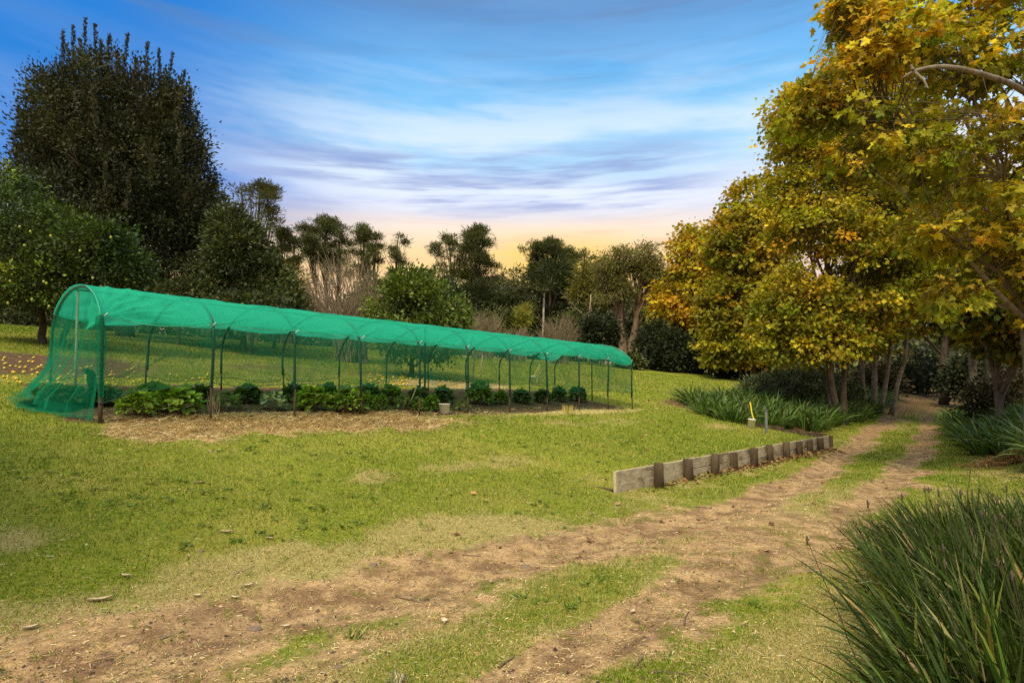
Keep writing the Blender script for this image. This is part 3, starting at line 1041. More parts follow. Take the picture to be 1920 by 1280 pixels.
    # far end: net closed over the arch down to waist height
    def end(u_end, sgn, zlow, matk, flare=None, folds=.03):
        nA, nB = 72, 44
        phi = np.linspace(.06, np.pi - .06, nA)
        va, za = arch(phi, .0)
        tb = np.linspace(0, 1, nB)
        V, Z, U = np.zeros((nA, nB)), np.zeros((nA, nB)), np.zeros((nA, nB))
        a = np.linspace(0, 1, nA)
        for j, t in enumerate(tb):
            vb = va
            gz = H(*xy_of(np.full(nA, u_end), vb))
            zl = gz + .01 if zlow is None else np.maximum(zlow + .04 * np.sin(vb * 6), gz)
            V[:, j] = vb
            Z[:, j] = za * (1 - t) + zl * t
            fl_ = 0 if flare is None else flare(a) * t ** 3.6
            U[:, j] = u_end + sgn * (.03 + fl_ + folds * (.2 + t) * (np.sin(vb * 15 + 2.5 * fbm(vb * 2, t * 2 + 0 * vb, 4, 2)) + .6 * np.sin(vb * 31)))
        if flare is not None:
            # spread on the ground past the back leg
            V = V + (smooth(a, .55, 1.0) * .08)[:, None] * (tb ** 3.5)[None, :]
            g = H(*xy_of(U, V))
            low_ = tb[None, :] > .9
            Z = np.where(low_, np.maximum(g + .02 + .05 * rng.random((nA, nB)), Z * 0 + g + .015), np.maximum(Z, g + .02))
        q = Q(U, V, Z)
        fi = np.arange(nA - 1)[:, None] * nB + np.arange(nB - 1)[None, :]
        fq = np.stack([fi, fi + nB, fi + nB + 1, fi + 1], -1).reshape(-1, 4)
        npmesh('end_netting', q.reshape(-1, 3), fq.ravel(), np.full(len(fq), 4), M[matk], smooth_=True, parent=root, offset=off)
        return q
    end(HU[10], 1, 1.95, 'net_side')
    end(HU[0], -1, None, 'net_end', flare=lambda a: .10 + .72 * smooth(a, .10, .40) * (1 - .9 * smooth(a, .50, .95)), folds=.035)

    # crumpled net lying at the foot of the near end, and the gathered bunch hanging by the corner post
    def crumple(name, pts, rad, mat, nz=.5, k=18):
        pts = np.asarray(pts, float)
        m = 40
        t = np.linspace(0, len(pts) - 1, m)
        c = np.stack([np.interp(t, np.arange(len(pts)), pts[:, d]) for d in range(3)], -1)
        r = np.interp(t, np.arange(len(pts)), rad)
        tt = np.gradient(c, axis=0)
        tt /= np.linalg.norm(tt, axis=1)[:, None]
        up = np.array([0, 0, 1.]) if abs(tt[:, 2]).mean() < .8 else np.array([1., 0, 0])
        a_ = np.cross(tt, up)
        a_ /= np.linalg.norm(a_, axis=1)[:, None]
        b_ = np.cross(a_, tt)
        ang = np.linspace(0, 2 * np.pi, k, endpoint=False)
        nn = fbm(np.repeat(t[:, None] * 1.5, k, 1), np.repeat(np.arange(k)[None, :] * .9, m, 0), 41, 3)
        rr = r[:, None] * (1 + nz * 2 * (nn - .5) + .22 * np.sin(ang * 5 + t[:, None] * .8))
        v = c[:, None, :] + rr[:, :, None] * (np.cos(ang)[None, :, None] * a_[:, None, :] + np.sin(ang)[None, :, None] * b_[:, None, :])
        b = MB()
        i = np.arange(m - 1)[:, None] * k
        j = np.arange(k)[None, :]
        b.add_np(v.reshape(-1, 3), np.stack([i + j, i + (j + 1) % k, i + k + (j + 1) % k, i + k + j], -1).reshape(-1, 4))
        b.build(name, M[mat], root, offset=off)
    g = [G(px, py) for px, py in ((42, 760), (80, 768), (118, 772), (150, 763), (168, 752))]
    crumple('net_pile', [(p.x, p.y, p.z + .03) for p in g], [.05, .11, .12, .09, .03], 'net_bunch')
    cpt = G(178, 765)
    crumple('net_bunch', [P(158, 693, cpt.y), P(172, 700, cpt.y), P(174, 730, cpt.y), P(160, 764, cpt.y)], [.03, .055, .075, .06], 'net_bunch', .4)
    c0 = Q(HU[0], TV0, 2.9)
    crumple('net_bunch', [c0 + (-.02, -.05, .05), c0 + (.03, -.06, -.4), c0 + (.02, -.06, -.9), c0 + (.03, -.05, -1.25)], [.05, .075, .05, .03], 'net_end', .5)
    # corner flap of the roof cloth
    b = MB()
    k_ = 12
    vv = []
    for i in range(k_):
        for j in range(k_):
            s_, t_ = i / (k_ - 1), j / (k_ - 1)
            ph = .75 - .55 * t_
            v_, z_ = arch(np.array([ph]), .05)
            vv.append(Q(HU[0] - .06 - .13 * s_ * t_ - .03 * math.sin(6 * t_), float(v_[0]) + .34 * s_ * t_, float(z_[0]) - .22 * s_ * (1 - .4 * t_) - .05 * t_))
    b.add(vv, [(i * k_ + j, i * k_ + j + 1, (i + 1) * k_ + j + 1, (i + 1) * k_ + j) for i in range(k_ - 1) for j in range(k_ - 1)])
    b.build('roof_flap', M['net_roof'], root, offset=off)
    return root


build_tunnel()


# ------------------------------------------------------------------ plants in the bed
def leafy_bush_meshes(kind):
    """a leafy hydrangea-like bush 1 m across and about .8 m tall at the origin; returns its root"""
    pal = {'green': [(.15, .25, .03, 4), (.10, .175, .024, 3), (.22, .32, .045, 2)],
           'bright': [(.22, .34, .035, 4), (.15, .25, .028, 3), (.28, .40, .06, 2)],
           'dark': [(.08, .14, .03, 4), (.055, .10, .024, 3), (.11, .18, .036, 1.5)],
           'pale': [(.22, .28, .13, 3), (.62, .66, .45, 3), (.12, .17, .06, 2)],
           'sparse': [(.12, .18, .04, 3), (.19, .24, .06, 2)]}[kind]
    n = {'sparse': 70, 'pale': 150}.get(kind, 230)
    th = rng.uniform(0, 2 * np.pi, n)
    hh = rng.uniform(0, 1, n) ** .6
    el_ = np.arcsin(np.clip(hh, 0, 1))
    r = .5 * (1 - np.abs(rng.normal(0, .16, n)))
    p = np.stack([r * np.cos(el_) * np.cos(th), r * np.cos(el_) * np.sin(th), .06 + r * 1.5 * np.sin(el_) * .95], -1)
    out = p / (np.linalg.norm(p, axis=1)[:, None])
    ax = out * np.array([1, 1, .35]) + rng.normal(0, .35, (n, 3)) - np.array([0, 0, .15])
    nm = out * .7 + np.array([0, 0, .8]) + rng.normal(0, .3, (n, 3))
    root = empty('bed_plant', (0, 0, 0))
    sz = rng.uniform(.20, .34, n) if kind != 'pale' else rng.uniform(.16, .26, n)
    scatter('leaves', tpl_broad(), p - ax * .06, ax, nm, sz, pick(pal, n, .18), M['leaf'], root)
    b = MB()
    for q in p[::9]:
        b.tube(jitter_path((q[0] * .12, q[1] * .12, 0), q * .92, 4, .08), [.014, .011, .008, .006], 5, False)
    b.build('stems', M['twig'], root)
    return root


BUSH = {k: leafy_bush_meshes(k) for k in ('green', 'bright', 'dark', 'pale', 'sparse')}
used = set()


def copy_tree(o, parent=None):
    c = o.copy()
    COL.objects.link(c)
    c.parent = parent
    for ch in list(o.children):
        copy_tree(ch, c)
    return c


def bed_plant(kind, px, py, wpx, hpx, label):
    src = BUSH[kind]
    o = src if kind not in used else copy_tree(src)
    used.add(kind)
    g = G(px, py)
    k = g.y / FPX
    o.location = g
    o.rotation_euler = (0, 0, random.uniform(0, 6.28))
    o.scale = (wpx * k * .87, wpx * k * .87, hpx * k / .96)
    tag(o, label, 'plant', 'leafy plants in the netted bed')


for a in [('dark', 112, 760, 92, 46, 'dark leafy plant showing through the draped end net'),
          ('dark', 200, 758, 62, 40, 'dark leafy plant right behind the thick corner post'),
          ('bright', 257, 780, 68, 56, 'fresh green leafy plant on the straw right of the corner post'),
          ('green', 285, 752, 60, 40, 'dark green plant behind the big bright bush'),
          ('bright', 328, 776, 94, 62, 'biggest bright green bush in the bed, beside the dried stalks'),
          ('dark', 377, 755, 48, 40, 'dark bush just behind the second hoop leg'),
          ('sparse', 424, 768, 60, 42, 'thin pale green plant right of the dried stalks'),
          ('dark', 463, 755, 52, 40, 'dark compact bush standing left of the cream variegated plant'),
          ('pale', 513, 769, 56, 42, 'variegated plant with cream edged leaves'),
          ('dark', 549, 753, 44, 40, 'dark bush tucked behind the third hoop leg'),
          ('bright', 586, 770, 72, 54, 'broad bright bush right of the third hoop leg'),
          ('green', 614, 752, 46, 38, 'green bush behind and between two big bright bushes'),
          ('green', 651, 774, 68, 56, 'large glossy green bush left of the fourth hoop leg'),
          ('dark', 690, 754, 50, 40, 'dark bush behind the fourth hoop leg'),
          ('green', 684, 771, 42, 42, 'small green plant at the foot of the fourth hoop leg'),
          ('green', 712, 770, 34, 36, 'small leafy plant midway between fourth and fifth hoop legs'),
          ('green', 733, 757, 50, 40, 'medium green bush behind the row, left of the leaning tool'),
          ('sparse', 752, 769, 36, 34, 'small loose plant left of the leaning tool'),
          ('dark', 784, 759, 44, 40, 'dark bush behind the fifth hoop leg'),
          ('green', 783, 771, 32, 30, 'small green plant touching the fifth hoop leg'),
          ('green', 811, 770, 32, 34, 'small plant just left of the white tub'),
          ('dark', 832, 755, 42, 36, 'rounded dark bush directly behind the white tub'),
          ('sparse', 866, 771, 34, 26, 'small loose plant between white tub and sixth hoop leg'),
          ('green', 898, 757, 54, 48, 'tall light green bush right of the sixth hoop leg'),
          ('green', 938, 757, 32, 28, 'small bush left of the seventh hoop leg'),
          ('dark', 978, 755, 38, 30, 'round dark bush right of the seventh hoop leg'),
          ('dark', 1017, 755, 34, 30, 'round dark bush left of the eighth hoop leg'),
          ('dark', 1048, 752, 32, 32, 'dark bush second from the far end of the row'),
          ('dark', 1083, 752, 36, 32, 'last dark bush at the far end of the row')]:
    bed_plant(*a)
for k_ in BUSH:
    assert k_ in used


def dry_stalks(px, py, hpx, n, spread_, name, label, pal, lean=.25):
    g = G(px, py)
    k = g.y / FPX
    th = rng.uniform(0, 2 * np.pi, n)
    base = np.stack([g.x + rng.normal(0, spread_ * .5, n), g.y + rng.normal(0, spread_ * .5, n), np.full(n, g.z - .01)], -1)
    d = np.stack([np.cos(th) * lean * rng.uniform(.1, 1, n), np.sin(th) * lean * rng.uniform(.1, 1, n), np.ones(n)], -1)
    o = straps(name, base, d, rng.uniform(.5, 1, n) * hpx * k, .012, rng.uniform(0, .1, n), pick(pal, n), M['dry'], offset=g)
    o.location = g
    tag(o, label, 'plant')


dry_stalks(400, 776, 48, 26, .14, 'dried_stalks', 'clump of dead straw coloured stalks at the second hoop leg', [(.50, .38, .22, 1), (.38, .27, .15, 1)])
dry_stalks(1065, 776, 24, 60, .22, 'dry_tussock', 'tuft of yellowed dry grass near the eighth hoop leg', [(.55, .44, .14, 1), (.42, .34, .10, 1)], .6)
dry_stalks(745, 1278, 26, 40, .05, 'dry_tussock', 'bleached grass tuft at the edge of the middle grass strip', [(.5, .45, .28, 1), (.35, .33, .15, 1)], 1.0)
dry_stalks(662, 1195, 30, 60, .05, 'grass_tuft', 'small pale green grass tuft alone in the bare soil', [(.35, .33, .12, 1), (.22, .24, .06, 1)], 1.1)


# ------------------------------------------------------------------ buckets, stakes, tools
def bucket(px, py, wpx, hpx, label, tilt=0.0, rz=0.0, square=False):
    g = G(px, py)
    k = g.y / FPX
    w_, h_ = wpx * k / 2, hpx * k
    root = empty('white_tub' if square else 'white_bucket', g, label, 'tub' if square else 'bucket', rz=rz)
    root.rotation_euler = (0, tilt, rz)
    b = MB()
    if square:
        for s_, z_ in ((1, 0),):
            pr = [(.86, 0), (.93, .5), (1.0, 1.0), (1.06, 1.0), (1.06, .93), (.98, .93)]
        import itertools
        pr = [(0.02, .03), (.84, 0), (.98, .94), (1.08, .94), (1.08, 1.0), (.96, 1.0), (.80, .06), (.02, .06)]
        v, f = [], []
        k4 = 16
        for r, z in pr:
            for j in range(k4):
                a = 2 * math.pi * (j + .5) / k4
                cx_, cy_ = math.cos(a), math.sin(a)
                m_ = max(abs(cx_), abs(cy_)) * .9 + .1
                v.append((w_ * r * cx_ / m_, w_ * r * cy_ / m_, h_ * z))
        for i in range(len(pr) - 1):
            for j in range(k4):
                f.append((i * k4 + j, i * k4 + (j + 1) % k4, (i + 1) * k4 + (j + 1) % k4, (i + 1) * k4 + j))
        b.add(v, f)
    else:
        b.lathe((0, 0, 0), [(.01, .02), (w_ * .84, 0), (w_ * .97, h_ * .88), (w_ * 1.05, h_ * .88), (w_ * 1.05, h_ * .95), (w_ * 1.0, h_ * .97), (w_ * 1.0, h_), (w_ * .94, h_), (w_ * .8, .03), (.01, .03)], 24)
    b.build('body', M['white'], root)
    return root, w_, h_


r_, w_, h_ = bucket(833, 776, 19, 19, 'square white plastic tub standing in the bed by the sixth hoop', square=True, rz=.35)
MB().tube([(-w_ * 1.05, 0, h_ * .9), (-w_ * .9, -.02, h_ * .5), (0, -w_ * 1.1, h_ * .35), (w_ * .9, -.02, h_ * .5), (w_ * 1.05, 0, h_ * .9)], .004, 5).build('handle', M['steel'], r_)


def strap_on(root, pts, wid):
    b = MB()
    pts = np.asarray(pts, float)
    side = np.array([wid, 0, 0])
    n = len(pts)
    vv = np.concatenate([pts - side / 2, pts + side / 2, pts - side / 2 + (0, .006, 0), pts + side / 2 + (0, .006, 0)])
    f = [(i, i + 1, n + i + 1, n + i) for i in range(n - 1)] + [(2 * n + i, 3 * n + i, 3 * n + i + 1, 2 * n + i + 1) for i in range(n - 1)] + \
        [(i, 2 * n + i, 2 * n + i + 1, i + 1) for i in range(n - 1)] + [(n + i, n + i + 1, 3 * n + i + 1, 3 * n + i) for i in range(n - 1)]
    b.add(vv, f)
    b.build('yellow_strap', M['yellow'], root)


def stake(px, py_base, py_top, wpx, label, mat='post', Y=None, lean=0.0):
    g = G(px, py_base) if Y is None else on_ground(px, Y)
    top = P(px + lean, py_top, g.y)
    r = max(.012, wpx * g.y / FPX / 2)
    o = MB().tube([(0, 0, -.1), ((top.x - g.x) * .5, 0, (top.z - g.z) * .5), (top.x - g.x, 0, top.z - g.z - .03), (top.x - g.x, 0, top.z - g.z)], [r, r, r, r * .55], 7).build('stake', M[mat])
    o.location = g
    return tag(o, label, 'stake')


r_, w_, h_ = bucket(1000, 719, 11, 14, 'white bucket with a straight yellow strap, behind the tunnel', tilt=.05)
k_ = r_.location.y / FPX
strap_on(r_, [(.2 * k_, -.02, h_), (4 * k_, -.02, h_ + 8 * k_), (7 * k_, -.02, h_ + 15 * k_), (10.5 * k_, -.01, h_ + 23 * k_)], .03)
stake(1011, 719, 681, 2.2, 'thin stake beside the white bucket behind the tunnel', 'pole_wood')
stake(886, 716, 667, 2.4, 'thin timber stake in the field, the left of a close pair', 'pole_wood', lean=4)
stake(901, 706, 666, 2.2, 'thin timber stake in the field, the right of a close pair', 'pole_wood', lean=4)
r_, w_, h_ = bucket(1408, 802, 14, 17, 'white bucket with a curved yellow strap at the strappy plants', tilt=.14)
k_ = r_.location.y / FPX
strap_on(r_, [(3 * k_, -.03, h_), (-.5 * k_, -.04, h_ + 6 * k_), (-3.5 * k_, -.04, h_ + 14 * k_), (-5 * k_, -.02, h_ + 22 * k_), (-7.5 * k_, 0, h_ + 31 * k_)], .045)
stake(1400, 800, 751, 1.6, 'dark thin stake holding the curved yellow strap', 'post')

g = G(1437, 812)
k_ = g.y / FPX
sp = empty('standpipe', g, 'grey garden standpipe with a tap beside the timber wall corner', 'tap')
hh_ = 44 * k_
MB().box((0, 0, hh_ / 2 - .05), (.032, 0, 0), (0, .032, 0), (0, 0, hh_ / 2 + .05), .008).build('post', M['steel'], sp, smooth_=False)
tp = MB().tube([(-.02, -.035, hh_ - .06), (-.02, -.06, hh_ + .02), (-.03, -.06, hh_ + .05), (-.10, -.07, hh_ + .05), (-.115, -.07, hh_ + .0)], [.012, .012, .014, .013, .011], 8).build('tap', M['steel'], sp)
MB().tube([(-.075, -.065, hh_ + .05), (-.075, -.065, hh_ + .085)], .007, 6).box((-.075, -.065, hh_ + .088), (.035, 0, 0), (0, .008, 0), (0, 0, .006)).build('tap_handle', M['post'], tp)

# a digging tool leaning in the bed
g = G(769, 770)
k_ = g.y / FPX
tl = empty('garden_spade', g, 'pale handled spade standing among the plants left of the fifth hoop', 'spade')
MB().tube([(-2 * k_, 0, .16), (4 * k_, .03, .34), (12 * k_, .06, .62)], .014, 7).build('handle', M['pole_wood'], tl)
b = MB()
vv = []
for s_ in (0, .012):
    for x_, z_ in ((-.09, .26), (-.10, .12), (-.07, .02), (0, -.03), (.07, .02), (.10, .12), (.09, .26), (0, .28)):
        vv.append((x_ - 4 * k_ + .1 * (z_ - .1), s_ + x_ * x_ * 2, z_))
b.add(vv, [tuple(range(8))[::-1], tuple(range(8, 16))] + [(i, (i + 1) % 8, 8 + (i + 1) % 8, 8 + i) for i in range(8)])
b.build('blade', M['post'], tl, smooth_=False)


# ------------------------------------------------------------------ timber retaining wall
def build_wall():
    wu0 = u_at(1156, WALL_V)
    o = xy_of(WALL_U0, WALL_V)
    off = (o[0], o[1], 0.0)
    root = empty('retaining_wall', off, 'low weathered timber sleeper wall with round posts along the drive', 'retaining wall')
    ud, vd, zd = np.array([US, UC, 0]), np.array([-UC, US, 0]), np.array([0, 0, 1.0])
    px = [1230, 1286, 1335.5, 1371, 1409, 1440, 1470, 1494, 1513.5, 1534]
    pu = [float(u_at(p, WALL_V - .13)) for p in px]
    H0, T = .20, .028
    joints = [WALL_U0 - .02, pu[1], pu[3], pu[5], pu[7], WALL_U1]
    for row in range(3):
        js = joints if row % 2 == 0 else [WALL_U0 - .02, pu[0], pu[2], pu[4], pu[6], pu[8], WALL_U1]
        for a, b_ in zip(js[:-1], js[1:]):
            cu = (a + b_) / 2
            zb = h1(*xy_of(cu, WALL_V - .3))
            zt = zb * .4 + .425 + .004 * math.sin(a * 3)
            zc = zt - H0 * (row + .5) - .003 * row
            vv = WALL_V - T - .006 + rng.normal(0, .005)
            x, y = xy_of(cu, vv)
            tl_ = rng.normal(0, .003)
            bb = MB().box((x, y, zc), (ud + zd * tl_ * .3) * ((b_ - a) / 2 - .004), vd * T, zd * (H0 / 2), .007)
            bb.build('sleeper', M['sleeper'], root, smooth_=False, offset=off)
    for i, u in enumerate(pu):
        v = WALL_V - 2 * T - .108
        x, y = xy_of(u, v)
        zb = h1(x, y)
        zt = zb * .4 + .435 + [.035, .01, .02, -.01, .02, .03, .03, -.01, -.03, -.02][i]
        ln = [.0, .02, -.01, 0, .01, .05, .01, 0, -.01, 0][i]
        r = [.085, .092, .084, .08, .09, .082, .088, .09, .086, .084][i]
        pts = [(x, y, zb - .12), (x - ud[0] * ln * .5, y, zb + (zt - zb) * .5), (x - ud[0] * ln, y - UC * 0, zt - .006), (x - ud[0] * ln, y, zt)]
        MB().tube(pts, [r * 1.03, r, r * .98, r * .9], 14).build('post', M['wallpost'], root, offset=off)
    # end board at the corner and the low returns running back into the lawn
    x, y = xy_of(WALL_U1 + .03, WALL_V - .10)
    MB().box((x, y, .20), ud * .026, vd * .07, zd * .26, .006).build('corner_post', M['wallpost'], root, smooth_=False, offset=off)
    for a, b_ in ((WALL_V, 6.7), (6.7, 7.95)):
        cv = (a + b_) / 2
        x, y = xy_of(WALL_U1 + .04, cv)
        zz = h1(*xy_of(WALL_U1 - .4, cv)) + .07
        MB().box((x, y, zz - .09), vd * ((b_ - a) / 2 - .004) + zd * .04 * (b_ - a), ud * .03, zd * .12, .006).build('sleeper', M['wallpost'], root, smooth_=False, offset=off)
    x, y = xy_of(WALL_U0 + .02, WALL_V + .42)
    zz = h1(*xy_of(WALL_U0 - .1, WALL_V + .42)) - .035
    MB().box((x, y, zz - .07), vd * .40 + zd * .02, ud * .03, zd * .10, .006).build('sleeper', M['wallpost'], root, smooth_=False, offset=off)
    # pale dead root clinging to the third post
    x, y = xy_of(pu[2] - .02, WALL_V - .24)
    return root, pu


_, POST_U = build_wall()
x, y = xy_of(POST_U[2], WALL_V - .25)
z = h1(x, y)
b = MB()
for k_ in range(7):
    e = (x + rng.uniform(-.12, .28), y + rng.uniform(-.05, .1), z + rng.uniform(.08, .42))
    b.tube(jitter_path((x + rng.normal(0, .03), y, z), e, 6, .25), [.009, .008, .007, .006, .004, .003], 5, False)
o = b.build('dead_twig', M['twig'], offset=(x, y, z))
o.location = (x, y, z)
tag(o, 'bleached forked twig leaning on a post of the timber wall', 'twig')


# ------------------------------------------------------------------ trees
def E(px, py, rx, ry, Y, dr=None):
    """an ellipsoid of foliage: seen at a pixel, with radii in pixels, at depth Y"""
    k = Y / FPX
    return (np.array(P(px, py, Y)), np.array([rx * k, dr if dr else (rx + ry) * .5 * k, ry * k]))


def sample_clumps(envs, n, shell=.22, gap=.0, gscale=1.2, low=None):
    wts = np.array([(e[1].prod()) ** (2 / 3) for e in envs])
    out, outd = [], []
    tot = 0
    while tot < n:
        m = n * 2
        i = rng.choice(len(envs), m, p=wts / wts.sum())
        d = rng.normal(0, 1, (m, 3))
        d /= np.linalg.norm(d, axis=1)[:, None]
        r = np.clip(1 - np.abs(rng.normal(0, shell, m)), .15, 1)
        c = np.array([envs[j][0] for j in i])
        s = np.array([envs[j][1] for j in i])
        p = c + d * s * r[:, None]
        keep = np.ones(m, bool)
        if gap > 0:
            nz = fbm(p[:, 0] * gscale + p[:, 1] * .7 * gscale, p[:, 2] * gscale - p[:, 1] * .4 * gscale, 61, 2)
            keep = nz > gap
        keep &= p[:, 2] > H(p[:, 0], p[:, 1]) + .15
        out.append(p[keep])
        dd = d / s
        outd.append((dd / np.linalg.norm(dd, axis=1)[:, None])[keep])
        tot += int(keep.sum())
    return np.concatenate(out)[:n], np.concatenate(outd)[:n]


def crown(name, envs, n_cl, per, rc, tpl, size, pal, mat, parent, off, flat=.6, shell=.22, gap=.3, gscale=.5, droop=.15, up=.6, out=.8, clump_var=.22, leaf_var=.18, up_axis=.0, patch=0.0):
    c, d = sample_clumps(envs, n_cl, shell, gap, gscale)
    n = n_cl * per
    ci = np.repeat(np.arange(n_cl), per)
    rcs = rc * rng.uniform(.6, 1.35, n_cl)
    o = rng.normal(0, .55, (n, 3)) * np.array([1, 1, flat])
    p = c[ci] + o * rcs[ci][:, None]
    ax = o * 1.0 / .55 * .6 + d[ci] * out + rng.normal(0, .5, (n, 3))
    ax[:, 2] += -droop + up_axis
    nm = rng.normal(0, .65, (n, 3)) + d[ci] * .35
    nm[:, 2] += up
    pc = pick(pal, n_cl, clump_var)
    pl = pick(pal, n, leaf_var)
    f = rng.uniform(.45, .95, (n, 1))
    cols = pc[ci] * f + pl * (1 - f)
    cols *= np.exp(rng.normal(0, leaf_var * .6, (n, 1)))
    if patch:      # some boughs turn before others
        q = fbm(p[:, 0] * .55 + p[:, 1] * .3, p[:, 2] * .6 - p[:, 1] * .25, 83, 3)[:, None] - .5
        cols = cols * np.exp(q * patch * np.array([.75, .42, .2]))
    s = size * rng.uniform(.5, 1.35, n)
    scatter(name, tpl, p, ax, nm, s, np.clip(cols, .002, .9), mat, parent, off)
    return c


def limbs(b, base, trunk_top, clumps, r0, n_limb, first=.3, curve=.12, twigs=1.0, thin=1.0, wob=.10, twig_r=.018):
    """trunk, main limbs and twigs out to the leaf clumps, all in one skeleton"""
    base, top = np.array(base, float), np.array(trunk_top, float)
    tr = jitter_path(base - (0, 0, .3), top, 12, wob)
    tt = np.linspace(0, 1, 12)
    rr = r0 * (1.25 - .25 * np.clip(tt * 6, 0, 1)) * (1 - .62 * tt)
    b.tube(tr, rr, 10)
    idx = [int(rng.integers(len(clumps)))]
    dist = np.linalg.norm(clumps - clumps[idx[0]], axis=1)
    while len(idx) < min(n_limb, len(clumps)):
        j = int(np.argmax(dist * rng.uniform(.7, 1, len(clumps))))
        idx.append(j)
        dist = np.minimum(dist, np.linalg.norm(clumps - clumps[j], axis=1))
    nodes = [tr[4:]]
    nr = [rr[4:]]
    Ht = top[2] - base[2]
    for j in idx:
        e = clumps[j]
        f = np.clip((e[2] - base[2]) / max(Ht, .1) * .62, first, .97) * rng.uniform(.8, 1.0)
        f = np.clip(f, first, .98)
        k = f * 11
        k0 = int(min(k, 10))
        a = tr[k0] * (1 - (k - k0)) + tr[k0 + 1] * (k - k0)
        ra = r0 * (1 - .62 * f) * .58 * thin
        pth = jitter_path(a, e, 9, curve, sag=0, rise=.10)
        rad = ra * (1 - .86 * np.linspace(0, 1, 9) ** .8)
        b.tube(pth, rad, 7, False)
        nodes.append(pth[2:])
        nr.append(rad[2:])
    nodes = np.concatenate(nodes)
    nr = np.concatenate(nr)
    for j in range(len(clumps)):
        if j in idx or rng.random() > twigs:
            continue
        e = clumps[j]
        q = int(rng.choice(np.argsort(np.linalg.norm(nodes - e, axis=1) + .6 * np.maximum(nodes[:, 2] - e[2], 0))[:7]))
        r1 = min(nr[q] * .6, twig_r * 2)
        pth = jitter_path(nodes[q], e, 5, .14, rise=.05)
        b.tube(pth, np.linspace(max(r1, twig_r * .5), twig_r * .3, 5), 4, False)


AUT = {'gold': [(.42, .32, .022, 5), (.54, .40, .03, 3), (.30, .265, .02, 3), (.55, .31, .025, .6)],
       'olive': [(.265, .235, .017, 5), (.175, .18, .015, 4), (.40, .325, .022, 3), (.44, .28, .02, .5)],
       'yelgreen': [(.33, .305, .020, 5), (.205, .230, .017, 4), (.50, .425, .03, 3), (.50, .31, .022, .5), (.13, .155, .014, 1.5)],
       'green': [(.12, .135, .013, 5), (.18, .17, .014, 3), (.08, .10, .012, 3), (.32, .22, .02, 1)]}


def tree(kind, base, label, cat, envs, n_cl, per, rc, tpl, size, pal, mat, bark, top=None, r0=.2, n_limb=14, group=None, twigs=1.0, first=.3, extra_trunks=(), curve=.12, wob=.1, twig_r=.018, crown_name='crown', sub=None, **kw):
    base = Vector(base)
    root = empty(kind, base, label, cat, group)
    off = tuple(base)
    parts = []
    c = crown(crown_name, envs, n_cl, per, rc, tpl, size, pal, mat, root, off, **kw)
    if top is None:
        m = np.mean([e[0] for e in envs], axis=0)
        top = (m[0] * .6 + base.x * .4, m[1] * .6 + base.y * .4, max(e[0][2] for e in envs) + .2)
    b = MB()
    groups = [(base, top)] + list(extra_trunks)
    if len(groups) == 1:
        limbs(b, base, top, c, r0, n_limb, first, curve, twigs, wob=wob, twig_r=twig_r)
    else:
        tops = np.array([np.array(g[1], float) for g in groups])
        own = np.argmin(((c[:, None, :2] - tops[None, :, :2]) ** 2).sum(-1), axis=1)
        for gi, (bb, tp_) in enumerate(groups):
            cc = c[own == gi]
            if len(cc) < 3:
                cc = c[rng.choice(len(c), 6)]
            limbs(b, bb, tp_, cc, r0 * (1 if gi == 0 else .8), max(4, n_limb // len(groups)), first, curve, twigs, wob=wob, twig_r=twig_r)
    b.build('trunk', M[bark], root, offset=off)
    return root


LEAFTPL = tpl_rhomb()
NEEDLE = tpl_rhomb(.045, .0)
NEEDLE2 = tpl_rhomb(.085, .03)

